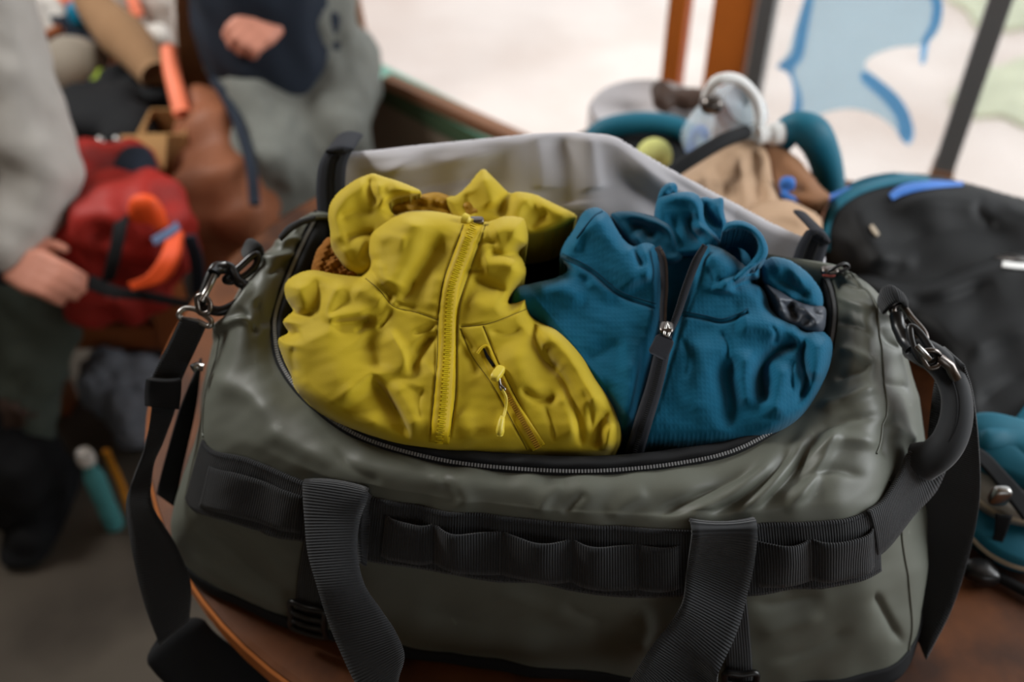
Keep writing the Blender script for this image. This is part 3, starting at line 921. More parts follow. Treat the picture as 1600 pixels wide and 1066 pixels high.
for L_, R_ in (([(497, 352), (494, 300), (497, 262), (506, 240), (512, 232)], [(546, 352), (540, 300), (541, 262), (549, 238), (554, 231)]),
               ([(1240, 452), (1236, 420), (1244, 388), (1258, 362), (1266, 356)], [(1284, 446), (1282, 424), (1290, 398), (1294, 384), (1296, 374)])):
    f_ = lambda p, o_=-.008: unp(p[0], p[1], float(lid_base(np.float64(p[0]), np.float64(p[1]))) + o_)
    A = [f_(p) for p in L_]; B = [f_(p) for p in R_]
    A.append(A[-1] + np.array([0, .06, -.02])); B.append(B[-1] + np.array([0, .06, -.02]))
    e1 = strap('lid_zip_tape', A, B, 'ztape', bag, bow=.004, thick=.003)
    for q in (.33, .66):
        P = cr([a * (1 - q) + b * q for a, b in zip(A, B)], 40)
        P = P + (CAM - P) / np.linalg.norm(CAM - P, axis=1)[:, None] * .0042
        tube('piping', P, .0011, 'black', e1, 6)

# ---- webbing band with loops along the front
tl, tr_ = 4.02, 12.32
tt = np.linspace(tl, tr_, 220); sb = np.linspace(3.0, 4.0, 14)
G = SD(tt, sb, .0028)
band = shell('webbing_band', G, 'web', bag, .0025, grid_uv(G))
for s_ in (3.05, 3.95):
    P = arc_resample(SD(tt, np.array([s_]), .0034)[:, 0], .0036)
    V, fs = teeth_mesh(P, .0005, .0005, .002); obj('stitching', V, fs, 'ztape', band, smooth=False)
def t_of(px, srow=3.6):
    tv = np.linspace(3.5, 13, 800); x, _, _ = proj(S0(tv, np.array([srow]))[:, 0]); return float(np.interp(px, x, tv))
for (xa, xb, hb) in ((322, 474, .006), (600, 679, .012), (679, 784, .013), (784, 893, .013), (893, 996, .011), (996, 1062, .006), (1180, 1265, .012), (1265, 1362, .013)):
    ta, tb_ = t_of(xa), t_of(xb)
    u = np.linspace(0, 1, 26); sv = np.linspace(3.27, 3.86, 9)
    prof = hb * (np.sin(np.clip((u - .04) / .92, 0, 1) * math.pi) ** .7) * (1 + .25 * np.sin(u * 5 + xa))
    gap = .7 * prof[:, None] * (1.0 - .35 * np.linspace(0, 1, 9)[None] ** 2)
    G = SD(ta + (tb_ - ta) * u, sv, .004 + gap)
    shell('webbing_loop', G, 'web', bag, .002, grid_uv(G))

# ---- carry handle: a long U of webbing hanging over the front
def hd(px, py, z): return tz(px, py, z)
HL = [(477, 754, .238), (480, 800, .222), (485, 850, .205), (500, 904, .185), (516, 955, .155), (534, 1000, .130), (562, 1058, .10), (600, 1115, .075), (680, 1180, .05), (800, 1205, .045), (900, 1180, .05), (958, 1110, .075), (978, 1055, .10), (1011, 999, .135), (1040, 962, .155), (1062, 925, .180), (1068, 880, .200), (1073, 845, .222), (1076, 820, .242)]
HR = [(577, 768, .238), (566, 800, .222), (562, 845, .205), (572, 896, .185), (598, 938, .165), (622, 975, .145), (634, 1012, .130), (626, 1056, .110), (660, 1090, .095), (710, 1110, .085), (800, 1120, .085), (880, 1120, .085), (1030, 1160, .07), (1108, 1066, .10), (1120, 1030, .125), (1146, 970, .150), (1160, 920, .172), (1172, 870, .205), (1178, 819, .242)]
A = np.array([hd(*p) for p in HL]); B = np.array([hd(*p) for p in HR])
A = A + np.array([0, -.012, .004]) * 1; B = B + np.array([0, -.012, .004])
# fold the tops back onto the band
up1 = np.array([[0, .010, .006]])
A = np.concatenate([A[:1] + [0, .022, -.012], A[:1] + [0, .010, .002], A, A[-1:] + [0, .010, .002], A[-1:] + [0, .022, -.012]])
B = np.concatenate([B[:1] + [0, .022, -.012], B[:1] + [0, .010, .002], B, B[-1:] + [0, .010, .002], B[-1:] + [0, .022, -.012]])
hn = strap('carry_handle', A, B, 'web', bag, n=220, m=9, bow=.003, thick=.0026)
# turned-back inner layer of the left end
A = [tz(574, 768, .246), tz(566, 800, .222), tz(563, 840, .200), tz(566, 880, .182)]
B = [tz(582, 775, .232), tz(580, 800, .214), tz(577, 840, .193), tz(573, 885, .176)]
strap('handle_return', A, B, 'web', hn, n=30, thick=.004)
# anchor straps below the band, with ladder buckles
for (a0, a1, px, py, nm) in ((474, 516, 497, 950, 'l'), (1128, 1166, 1134, 1040, 'r')):
    ta, tb_ = t_of(a0, 4.2), t_of(a1, 4.2)
    G = SD(np.linspace(ta, tb_, 8), np.linspace(3.9, 5.85, 40), .0045)
    strapo = shell('anchor_strap', G, 'web', bag, .0025, grid_uv(G))
    s0 = 5.05 if nm == 'l' else 5.25
    tm = np.linspace(ta - .02, tb_ + .02, 3); sm2 = np.linspace(s0, s0 + .62, 4)
    C = SD(tm, sm2, .010, disp=True)
    ring = [C[0, 0], C[1, 0], C[2, 0], C[2, 1], C[2, 2], C[2, 3], C[1, 3], C[0, 3], C[0, 2], C[0, 1]]
    V, fs = tube_mesh(cr(ring, 60, True), .0032, 8, True)
    bk_ = obj('ladder_buckle', V, fs, 'plastic', bag)
    for j in (1, 2):
        V, fs = tube_mesh(np.array([C[0, j], C[1, j], C[2, j]]), .0032, 8); obj('buckle_bar', V, fs, 'plastic', bk_)

# ---- grab handle on the right end
ub = lambda px, py, z: tz(px, py, z)
strap('end_webbing', [ub(1360, 800, .240), ub(1385, 780, .235), ub(1412, 735, .235), ub(1425, 706, .240), ub(1452, 702, .245)],
      [ub(1372, 872, .175), ub(1395, 850, .180), ub(1430, 805, .185), ub(1462, 770, .195), ub(1478, 738, .215)], 'web', bag, n=50, thick=.004, bow=.002)
P = [ub(1440, 722, .225), ub(1462, 712, .238), ub(1482, 690, .252), ub(1494, 655, .268), ub(1494, 618, .282), ub(1482, 585, .292), ub(1462, 562, .297), ub(1440, 550, .297), ub(1424, 545, .29)]
gh = tube('grab_handle', P, np.interp(np.linspace(0, 1, 60), [0, .1, .5, .85, 1], [.018, .0155, .0125, .0125, .010]), 'web', bag, 14, n=60)
line = cr([p + (CAM - p) / np.linalg.norm(CAM - p) * .0132 for p in map(np.array, P[1:-1])], 50)
tube('handle_seam', line, .0010, 'black', gh, 6)

# ---- shoulder strap with clips (both ends)
def ringtube(name, pts, r, material, parent, n=50): return tube(name, cr(pts, n, True), r, material, parent, 10, True)
# right loop, D-ring and hook
strap('strap_loop', [ub(1372, 462, .318), ub(1380, 448, .332), ub(1396, 446, .338), ub(1408, 462, .325), ub(1404, 486, .30)],
      [ub(1380, 492, .31), ub(1392, 480, .322), ub(1406, 472, .33), ub(1418, 478, .322), ub(1416, 500, .298)], 'web', bag, n=40, thick=.004, bow=.003)
ringtube('d_ring', [ub(1396, 484, .318), ub(1408, 476, .318), ub(1424, 496, .314), ub(1444, 520, .310), ub(1446, 536, .306), ub(1434, 530, .304), ub(1414, 512, .308)], .0028, 'gunmetal', bag)
hk = ringtube('snap_hook', [ub(1422, 512, .325), ub(1436, 520, .323), ub(1452, 542, .318), ub(1462, 560, .312), ub(1452, 568, .308), ub(1438, 562, .310), ub(1426, 540, .316)], .0036, 'plastic', bag)
tube('hook_gate', [ub(1432, 540, .33), ub(1444, 552, .326), ub(1452, 562, .320)], .0026, 'steel', hk, 8)
ringtube('swivel_ring', [ub(1440, 552, .318), ub(1458, 548, .322), ub(1468, 556, .316), ub(1466, 572, .31), ub(1450, 574, .308)], .0024, 'gunmetal', hk)
tube('hook_tail', [ub(1400, 492, .322), ub(1404, 512, .318), ub(1412, 530, .314), ub(1424, 546, .312)], .006, 'plastic', hk, 10)
# right side of the strap hanging behind the end panel
RS_L = [(1462, 566, .305), (1450, 620, .27), (1440, 700, .22), (1436, 780, .16), (1432, 860, .10), (1424, 940, .05), (1416, 1010, .012)]
RS_R = [(1482, 572, .308), (1498, 620, .275), (1508, 700, .225), (1510, 780, .165), (1496, 860, .105), (1468, 950, .05), (1426, 1030, .012)]
sstr = thing('shoulder_strap', 'black webbing shoulder strap clipped to both ends of the duffel bag', 'strap', tz(270, 1000, -.3))
strap('webbing', [ub(*p) + np.array([.012, .02, 0]) for p in RS_L], [ub(*p) + np.array([.012, .0, 0]) for p in RS_R], 'web', sstr, n=80, thick=.0024)
tube('strap_loop', [ub(1468, 560, .315), ub(1484, 572, .312), ub(1494, 592, .300)], .0045, 'gunmetal', sstr, 8)

# left loop, D-ring and hook
strap('strap_loop', [ub(378, 388, .312), ub(386, 374, .326), ub(398, 374, .33), ub(406, 386, .322), ub(402, 404, .30)],
      [ub(386, 410, .312), ub(394, 398, .322), ub(404, 392, .325), ub(410, 398, .32), ub(408, 412, .305)], 'web', bag, n=40, thick=.005, bow=.003)
strap('strap_tab', [ub(436, 368, .338), ub(450, 352, .345), ub(470, 342, .348), ub(492, 336, .348)], [ub(440, 378, .336), ub(454, 364, .343), ub(474, 352, .346), ub(494, 346, .346)], 'web', bag, n=30, thick=.004, bow=.003)
ringtube('d_ring', [ub(392, 402, .325), ub(402, 398, .325), ub(400, 414, .318), ub(384, 430, .312), ub(362, 440, .31), ub(352, 436, .312), ub(372, 420, .318)], .0034, 'plastic', bag)
hk = thing('snap_hook_holder', '', '', (0, 0, 0)) if False else None
hk = ringtube('snap_hook', [ub(332, 424, .322), ub(346, 416, .322), ub(362, 420, .318), ub(372, 440, .312), ub(382, 446, .308), ub(384, 462, .303), ub(368, 476, .30), ub(346, 486, .298), ub(328, 484, .30), ub(314, 478, .302)], .0048, 'plastic', bag, 70)
tube('hook_gate', [ub(336, 430, .326), ub(326, 450, .32), ub(315, 470, .31)], .003, 'steel', hk, 8)
ringtube('swivel_ring', [ub(308, 466, .312), ub(318, 462, .314), ub(328, 474, .308), ub(326, 488, .302), ub(312, 488, .302)], .0026, 'gunmetal', hk)
tube('hook_tip', [ub(334, 428, .325), ub(340, 420, .326), ub(352, 418, .324)], .006, 'plastic', hk, 10)
ringtube('square_ring', [ub(280, 490, .30), ub(290, 482, .302), ub(306, 484, .302), ub(322, 494, .298), ub(330, 502, .294), ub(326, 510, .29), ub(308, 502, .292), ub(284, 498, .295)], .0026, 'steel', sstr)
# the front run of the strap
SLL = [(283, 496, .298), (262, 540, .272), (236, 595, .245), (236, 640, .222), (226, 700, .19), (210, 745, .165), (197, 785, .14), (205, 856, .10), (224, 940, .045), (250, 1010, .0)]
SLR = [(324, 506, .292), (304, 550, .264), (282, 600, .235), (274, 640, .216), (256, 690, .19), (240, 730, .168), (237, 790, .14), (276, 856, .095), (298, 916, .055), (296, 970, .01)]
strap('webbing', [ub(*p) for p in SLL], [ub(*p) for p in SLR], 'web', sstr, n=90, thick=.0024)
strap('keeper', [ub(228, 592, .256), ub(226, 612, .244), ub(226, 634, .232)], [ub(284, 596, .250), ub(283, 616, .236), ub(280, 640, .224)], 'black', sstr, n=20, thick=.007, bow=.004)
# the returning run behind it
strap('webbing', [ub(300, 600, .20), ub(276, 660, .165), ub(252, 740, .12), ub(244, 772, .10)], [ub(316, 560, .20), ub(306, 640, .165), ub(286, 730, .12), ub(272, 792, .09)], 'black', sstr, n=40, thick=.0024)
tube('rivet', [ub(300, 576, .262), ub(308, 572, .262), ub(318, 574, .26)], .004, 'steel', sstr, 8)
# shoulder pad at lower left
pad = cr([(262, 985, -.02), (300, 1030, -.05), (370, 1080, -.10), (460, 1140, -.15)], 30)
PP = np.array([ub(*p) for p in pad])
T_, N1, N2 = frames(PP)
wd = np.array([.9, .55, -.1]); pc = []
for p, t1 in zip(PP, T_):
    sd = np.cross(t1, (CAM - p) / np.linalg.norm(CAM - p)); sd /= np.linalg.norm(sd)
    nn = np.cross(sd, t1); nn /= np.linalg.norm(nn)
    a = np.linspace(0, 2 * math.pi, 24, endpoint=False)
    f = lambda x, e: np.sign(x) * np.abs(x) ** e
    pc.append(p + np.outer(f(np.cos(a), .7) * .033, sd) + np.outer(f(np.sin(a), .8) * .010, nn))
V = np.array(pc)
for i_, k_ in ((0, .35), (1, .68), (2, .86), (3, .95)): V[i_] = PP[i_] + (V[i_] - PP[i_]) * k_
fs = grid_faces(30, 24, wrap_v=True) + [tuple(range(24))[::-1], tuple(29 * 24 + i for i in range(24))]
obj('shoulder_pad', V.reshape(-1, 3), fs, 'black', sstr)

# ------------------------------------------------------------------ mustard jacket
def c1(*p): return [(420 + .488 * x, 200 + .488 * y) for x, y in p]
def base_y(x, y): return K * (.925 + (700 - y) / 410 * .085) + .00003 * np.abs(x - 660) + .03 * np.clip((y - 660) / 60, 0, 1) ** 2
yj = thing('rain_jacket', 'mustard yellow hooded jacket packed in the left half of the duffel bag', 'jacket', unp(680, 560, K * 1.0))
# hood behind the collar
hood_r = Sheet(c1((560, 225), (600, 215), (640, 180), (684, 132), (720, 160), (768, 206), (800, 204), (850, 212), (900, 235), (985, 280), (960, 310), (900, 335), (820, 345), (760, 330), (680, 320), (600, 300)),
               lambda x, y: base_y(x, y) + .016,
               [(c1((688, 140), (700, 200), (725, 260)), 14, 16, .007), (c1((630, 200), (640, 240), (640, 290)), 10, 12, -.005),
                (c1((735, 290), (755, 225), (790, 206)), 8, 10, -.009), (c1((785, 320), (810, 245), (850, 220)), 14, 12, .007),
                (c1((850, 240), (910, 262), (970, 290)), 14, 12, .005), (c1((830, 330), (870, 285), (900, 270)), 8, 8, -.004)],
               roll=(14, .016), noise=[(Noise(21, 60), .0008)])
hood_r.build('hood_back', 'yellow', yj)
lin = Sheet(c1((380, 262), (400, 238), (440, 225), (480, 215), (540, 206), (600, 225), (650, 230), (700, 240), (690, 290), (640, 300), (560, 285), (460, 275)),
            lambda x, y: base_y(x, y) + .020,
            [(c1((420, 240), (470, 225), (540, 230)), 6, 6, .005), (c1((440, 255), (520, 250), (600, 262)), 5, 6, -.005), (c1((580, 225), (590, 250), (580, 280)), 6, 6, -.005),
             (c1((620, 240), (650, 260), (680, 265)), 6, 6, .004)], roll=(10, .010), noise=[(Noise(22, 26), .0016)])
lin.build('collar_lining', 'gold', yj)
hood_l = Sheet(c1((196, 330), (190, 280), (200, 235), (235, 195), (280, 165), (330, 146), (365, 155), (420, 172), (470, 192), (488, 206), (470, 218), (430, 224), (400, 232), (385, 250), (400, 275), (440, 290), (440, 330), (400, 400), (350, 450), (300, 470), (250, 450), (222, 420), (200, 380)),
               lambda x, y: base_y(x, y) - .004,
               [(c1((215, 390), (203, 300), (245, 215), (330, 165)), 28, 26, .009, .15), (c1((330, 150), (325, 205), (352, 248)), 9, 9, -.008), (c1((352, 165), (352, 215), (385, 245)), 10, 10, .007),
                (c1((385, 172), (430, 195), (475, 205)), 12, 10, .005), (c1((212, 300), (270, 272), (350, 266)), 10, 11, -.005), (c1((240, 354), (300, 338), (348, 342)), 7, 8, -.008, .15),
                (c1((225, 410), (265, 385), (315, 395)), 16, 14, .006)],
               roll=(18, .020), noise=[(Noise(23, 55), .0007)])
hood_l.build('hood_fold', 'yellow', yj)
# front body with standing collar
main_out = c1((660, 290), (600, 280), (555, 270), (500, 264), (440, 268), (390, 285), (345, 315), (322, 345), (312, 400), (322, 440), (300, 470), (280, 475), (215, 468), (140, 455), (85, 470), (52, 500), (55, 545), (78, 580), (62, 600), (45, 622), (62, 655), (30, 678), (45, 735), (70, 790), (95, 850), (200, 930), (330, 990), (440, 1030), (600, 1060), (800, 1075), (960, 1078), (1080, 1070), (1126, 1020), (1128, 960), (1105, 890), (1050, 800), (1000, 720), (930, 650), (850, 610), (830, 575), (825, 540), (790, 558), (768, 560), (780, 530), (822, 470), (815, 425), (800, 400), (830, 365), (822, 300), (800, 285), (750, 284), (700, 300))
YF = [
 # collar
 (c1((470, 275), (440, 370), (420, 450), (390, 530)), 30, 26, .011, .15),
 (c1((560, 330), (510, 420), (450, 510), (415, 560)), 18, 16, -.011),
 (c1((545, 450), (525, 530), (515, 590)), 14, 12, .004),
 (c1((330, 345), (380, 345), (450, 365)), 8, 16, .004),
 (c1((322, 440), (345, 480), (400, 562)), 8, 8, -.008, .2),
 (c1((350, 420), (345, 465), (380, 520)), 12, 12, .006),
 (c1((398, 560), (430, 568), (480, 582)), 5, 6, -.004),
 # shoulder lip with the shade under it
 (c1((255, 478), (208, 530), (186, 585), (200, 606), (260, 600), (350, 590)), 14, 9, .008, .2),
 (c1((192, 628), (260, 622), (350, 612)), 9, 14, -.008),
 (c1((270, 500), (320, 530), (380, 565)), 20, 18, .006),
 (c1((150, 470), (160, 540), (140, 610)), 12, 12, -.006),
 (c1((95, 485), (100, 540), (92, 600)), 16, 14, .006),
 (c1((60, 590), (105, 600), (150, 590)), 8, 8, -.008),
 (c1((35, 680), (75, 665), (105, 650)), 8, 8, -.007),
 (c1((80, 690), (76, 740), (86, 800)), 8, 10, -.006),
 # left body
 (c1((130, 620), (190, 740), (280, 890)), 46, 40, .012, .2),
 (c1((300, 660), (345, 720), (350, 790)), 16, 20, -.007),
 (c1((375, 640), (425, 720), (446, 800)), 9, 18, .008),
 (c1((545, 645), (490, 715), (448, 800)), 10, 12, -.008),
 (c1((540, 760), (500, 800), (470, 850)), 20, 20, .004),
 (c1((320, 780), (385, 870), (425, 935), (455, 1010)), 6, 20, -.013, .22),
 (c1((395, 800), (445, 890), (480, 990)), 22, 14, .006),
 (c1((220, 830), (290, 910), (370, 970)), 22, 22, .004),
 # placket beside the zip
 (c1((640, 330), (600, 450), (568, 560), (562, 700), (555, 850), (545, 1000)), 15, 15, .005, .03),
 (c1((618, 330), (560, 490), (540, 640), (533, 800), (515, 990)), 2.0, 2.0, -.0020, .03),
 (c1((690, 330), (640, 470), (606, 580), (600, 700), (598, 850), (578, 1000)), 2.0, 2.0, -.0020, .03),
 # right collar, two soft rolls
 (c1((700, 335), (765, 315), (815, 340)), 18, 18, .007),
 (c1((695, 398), (760, 408), (830, 386)), 9, 9, -.009, .2),
 (c1((665, 440), (740, 430), (815, 440)), 18, 16, .007),
 (c1((645, 475), (700, 505), (770, 525)), 10, 10, -.009),
 (c1((630, 545), (700, 565), (790, 560)), 18, 16, .004),
 # yoke and pocket seams
 (c1((310, 480), (400, 570), (470, 590), (545, 615)), 1.8, 1.8, -.0014, .02),
 (c1((610, 635), (660, 632), (720, 620), (830, 577)), 1.8, 2.4, -.0020, .02),
 (c1((612, 640), (650, 730), (720, 830), (800, 980), (830, 1030)), 1.8, 1.8, -.0014, .02),
 (c1((685, 632), (730, 740), (800, 880), (880, 1020)), 1.8, 1.8, -.0014, .02),
 # right of zip
 (c1((608, 690), (645, 740), (670, 800)), 10, 10, -.005),
 (c1((600, 900), (640, 960), (650, 1020)), 16, 16, .004),
 (c1((760, 680), (810, 780), (850, 900)), 24, 22, .006),
 (c1((800, 828), (860, 868), (935, 862)), 8, 9, -.007),
 # fine creases
 (c1((545, 622), (505, 648), (455, 660)), 4, 6, -0.0035),
 (c1((543, 665), (500, 690), (465, 730)), 4, 6, -0.0035),
 (c1((400, 575), (378, 615), (345, 650)), 4, 6, -0.0035),
 (c1((330, 600), (300, 640), (270, 655)), 5, 6, -0.003),
 (c1((610, 655), (640, 680), (660, 720)), 4, 5, -0.003),
 (c1((842, 615), (862, 660), (872, 720)), 4, 5, -0.004),
 (c1((700, 650), (760, 660), (820, 640)), 5, 6, -0.0025),
 (c1((470, 480), (455, 520), (420, 555)), 4, 5, -0.0035),
 (c1((620, 470), (660, 455), (700, 460)), 4, 5, -0.0035),
 (c1((650, 380), (690, 365), (740, 372)), 4, 5, -0.003),
 (c1((880, 880), (905, 940), (915, 1010)), 5, 7, -0.0035),
 (c1((1000, 830), (1030, 900), (1035, 980)), 5, 7, -0.0035),
 (c1((500, 820), (480, 880), (490, 950)), 6, 7, -0.0025),
 # armhole and right sleeve
 (c1((840, 600), (852, 680), (880, 740), (940, 800), (980, 900), (1005, 1030)), 10, 7, -.009, .12),
 (c1((880, 690), (905, 750), (935, 775)), 8, 9, -.006),
 (c1((870, 630), (950, 710), (1010, 810), (1060, 910)), 20, 22, .011, .15),
 (c1((930, 830), (960, 910), (985, 1010)), 12, 16, .006),
 (c1((1100, 895), (1062, 945), (1046, 1035)), 8, 9, -.011),
 (c1((1115, 930), (1090, 975), (1080, 1040)), 10, 8, .006),
]
ymain = Sheet(main_out, lambda x, y: base_y(x, y) - .020, YF, roll=(26, .034), step=1.8, noise=[(Noise(25, 110), .0014), (Noise(26, 34), .0002)])
ymain.build('front', 'yellow', yj)
yd = ymain.depth
zpath = c1((664, 292), (640, 350), (612, 430), (585, 510), (576, 600), (572, 700), (566, 800), (558, 900), (545, 1010))
ztp = ribbon('main_zipper', zpath, [13, 13, 13, 12, 13, 14, 15, 16], yd, .0008, 'lime', yj, n=90, thick=.001)
teeth_on('zipper_teeth', zpath, yd, .0016, 3.3, .0052, .0012, .0014, 'ytooth', ztp, stagger=.0007)
line_on('seam', c1((622, 310), (590, 400), (556, 500), (543, 600), (538, 760), (517, 990)), yd, .0003, .0004, 'seam', yj)
line_on('seam', c1((694, 310), (650, 440), (614, 560), (604, 700), (600, 850), (575, 1000)), yd, .0003, .0004, 'seam', yj)
line_on('seam', c1((310, 482), (355, 520), (400, 572), (470, 590), (540, 615)), yd, .0002, .0004, 'seam', yj)
line_on('seam', c1((614, 636), (660, 634), (720, 622), (826, 580)), yd, .0002, .0004, 'seam', yj)
line_on('seam', c1((614, 642), (650, 728), (720, 830), (800, 980), (826, 1030)), yd, .0002, .0004, 'seam', yj)
line_on('seam', c1((687, 634), (730, 740), (800, 880), (876, 1020)), yd, .0002, .0004, 'seam', yj)
# top slider
def d1(p, o_): return unp(p[0], p[1], float(yd(np.float64(p[0]), np.float64(p[1]))) - o_)
V, fs = sup(d1(c1((664, 298))[0], .005), (.007, .0045, .003), .5); obj('zip_slider', V, fs, 'gunmetal', ztp)
P = [d1(c1(q)[0], .006) for q in ((655, 298), (640, 296), (624, 292))]
V, fs = tube_mesh(cr(P, 14), np.interp(np.linspace(0, 1, 14), [0, .3, .5, 1], [.002, .002, .005, .0058]), 10); obj('zip_pull', V, fs, 'ypull', ztp)
# chest pocket zip
ppath = c1((690, 704), (715, 760), (740, 810), (775, 880), (820, 955), (862, 1026))
ptp = ribbon('pocket_zipper', ppath, [9, 10, 10, 10, 11, 12], yd, .0008, 'lime', yj, n=60, thick=.001)
teeth_on('zipper_teeth', c1((738, 800), (775, 872), (820, 950), (862, 1024)), yd, .0016, 3.6, .0045, .0014, .0014, 'gold', ptp)
ribbon('zip_gap_shade', c1((688, 705), (702, 735), (720, 762)), [1.2, 2.4, 2.6], yd, .0022, 'shade_lining', ptp, n=20, m=3)  # black strip laid on the tape as the shade inside the open zip
line_on('welt_edge', c1((668, 722), (682, 704), (700, 700), (716, 730), (735, 770)), yd, .002, .0012, 'lime', ptp)
V, fs = sup(d1(c1((733, 786))[0], .0055), (.0042, .0085, .0035), .55, ax=rotz(-.45)); ps = obj('zip_slider', V, fs, 'ypull', ptp)
P = [d1(c1(q)[0], .0065) for q in ((738, 800), (742, 822), (756, 836), (750, 842), (740, 832))]
V, fs = tube_mesh(cr(P, 30, True), .0009, 6, True); obj('wire_loop', V, fs, 'steel', ps)
P = [d1(c1(q)[0], .0065) for q in ((748, 838), (760, 865), (758, 900), (750, 932))]
V, fs = tube_mesh(cr(P, 24), .0013, 8); obj('pull_cord', V, fs, 'ypull', ps)
P = [d1(c1(q)[0], .0075) for q in ((748, 926), (744, 945), (741, 965), (740, 985))]
V, fs = tube_mesh(cr(P, 14), np.interp(np.linspace(0, 1, 14), [0, .2, .8, 1], [.0035, .0048, .006, .0042]), 8, flat=.6); obj('pull_tab', V, fs, 'ypull', ps)

# ------------------------------------------------------------------ teal fleece
def c2(*p): return [(800 + .469 * x, 260 + .469 * y) for x, y in p]
tj = thing('fleece_hoodie', 'teal blue grid fleece hoodie with half open zip in the duffel bag', 'fleece', unp(1080, 560, K * 1.0))
def base_t(x, y): return K * (.930 + (700 - y) / 410 * .085) + .03 * np.clip((np.asarray(y) - 650) / 60, 0, 1) ** 2
# hood pieces at the back
hb2_ = Sheet(c2((600, 120), (640, 102), (670, 107), (702, 106), (706, 150), (716, 190), (725, 230), (690, 250), (640, 230), (610, 170)), lambda x, y: base_t(x, y) + .020,
            [(c2((640, 110), (650, 160), (700, 210)), 8, 8, -.006), (c2((680, 115), (690, 160), (710, 200)), 8, 8, .005)], roll=(9, .012))
hb2_.build('hood_edge', 'teal', tj)
lp = Sheet(c2((488, 110), (494, 80), (510, 60), (532, 53), (548, 60), (552, 86), (540, 100)), lambda x, y: base_t(x, y) + .018, [(c2((500, 95), (515, 75), (540, 62)), 5, 5, .004), (c2((525, 95), (540, 80), (548, 66)), 4, 4, -.005)], roll=(8, .012))
lp.build('hanging_loop', 'teal', tj)
hb = Sheet(c2((470, 240), (474, 180), (478, 130), (492, 100), (530, 90), (580, 84), (615, 92), (636, 120), (640, 165), (655, 200), (690, 240), (700, 275), (660, 300), (600, 305), (520, 295)),
           lambda x, y: base_t(x, y) + .010,
           [(c2((500, 105), (580, 100), (620, 140), (625, 200)), 10, 12, .008), (c2((600, 150), (590, 200), (640, 260)), 7, 8, -.008),
            (c2((600, 190), (650, 215), (695, 260)), 8, 8, .009), (c2((520, 150), (540, 210), (560, 290)), 12, 12, -.006)],
           roll=(14, .018), noise=[(Noise(31, 60), .001)])
hb.build('hood_back', 'teal', tj)
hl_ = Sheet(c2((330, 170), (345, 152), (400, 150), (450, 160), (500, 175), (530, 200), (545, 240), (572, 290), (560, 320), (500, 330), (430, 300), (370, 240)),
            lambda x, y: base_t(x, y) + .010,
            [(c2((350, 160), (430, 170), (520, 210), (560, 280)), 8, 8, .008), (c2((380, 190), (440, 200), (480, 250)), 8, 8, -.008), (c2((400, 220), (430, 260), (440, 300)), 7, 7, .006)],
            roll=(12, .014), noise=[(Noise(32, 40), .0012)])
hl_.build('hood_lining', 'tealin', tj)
# rounded sleeve bundle behind right shoulder
sl = Sheet(c2((820, 330), (850, 308), (880, 302), (930, 315), (980, 350), (1015, 390), (1035, 430), (1030, 475), (980, 480), (900, 450), (840, 400)),
           lambda x, y: base_t(x, y) + .004, [(c2((850, 330), (920, 340), (1000, 410)), 14, 14, .006), (c2((850, 370), (920, 390), (1000, 450)), 8, 8, -.005)], roll=(18, .022), noise=[(Noise(33, 50), .0016)])
sl.build('rolled_sleeve', 'teal', tj)
# hood rim: a soft roll around the neck
rim = Sheet(c2((700, 222), (712, 190), (755, 180), (800, 194), (835, 228), (853, 272), (846, 306), (818, 332), (792, 350), (772, 376), (742, 392), (716, 392), (738, 366), (768, 342), (796, 316), (818, 282), (814, 250), (792, 224), (760, 212), (728, 214)), lambda x, y: base_t(x, y) - .016, [(c2((735, 380), (775, 350), (815, 320)), 4, 5, .003)], roll=(9, .012), step=1.6)
rim.build('hood_rim', 'teal', tj, skl=.025)
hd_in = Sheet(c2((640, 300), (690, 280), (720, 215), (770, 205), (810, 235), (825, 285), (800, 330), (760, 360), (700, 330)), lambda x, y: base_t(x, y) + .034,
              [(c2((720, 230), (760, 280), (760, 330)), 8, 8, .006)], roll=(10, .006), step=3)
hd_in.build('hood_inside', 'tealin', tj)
# left front with collar
tl_out = c2((-10, 420), (60, 392), (110, 380), (150, 368), (185, 345), (160, 300), (175, 255), (205, 210), (235, 155), (265, 138), (295, 140), (325, 165), (350, 210), (375, 245), (405, 265), (430, 250), (462, 252), (482, 268), (494, 330), (502, 400), (500, 470), (492, 540), (470, 640), (440, 760), (410, 870), (392, 960), (250, 965), (120, 940), (0, 800), (-40, 600))
TLF = [
 (c2((250, 160), (310, 240), (380, 330), (430, 410)), 34, 28, .012, .15),
 (c2((330, 170), (370, 240), (420, 310)), 10, 8, .006),
 (c2((400, 270), (420, 300), (440, 340)), 7, 7, -.009),
 (c2((440, 260), (450, 320), (450, 400)), 9, 8, .005),
 (c2((160, 300), (260, 350), (360, 430), (480, 475)), 2.2, 3.0, -.0030, .03),
 (c2((160, 330), (260, 380), (350, 450)), 8, 12, .004),
 (c2((150, 360), (190, 352), (270, 395)), 12, 12, -.006),
 (c2((60, 410), (150, 400), (250, 450)), 16, 20, .006),
 (c2((240, 180), (220, 240), (200, 290)), 7, 8, .004),
 (c2((230, 660), (310, 610), (390, 600)), 20, 22, -.005),
 (c2((380, 620), (400, 720), (370, 860)), 12, 14, .005),
 (c2((440, 560), (430, 680), (400, 820)), 8, 7, -.004),
 (c2((300, 700), (330, 800), (350, 920)), 12, 12, -.005),
]
def under(x, y):
    s_ = ((x - 830) * 170 - (y - 490) * 135) / 217
    return .03 * np.clip((20 - s_) / 50, 0, 1) * np.clip((y - 440) / 60, 0, 1)
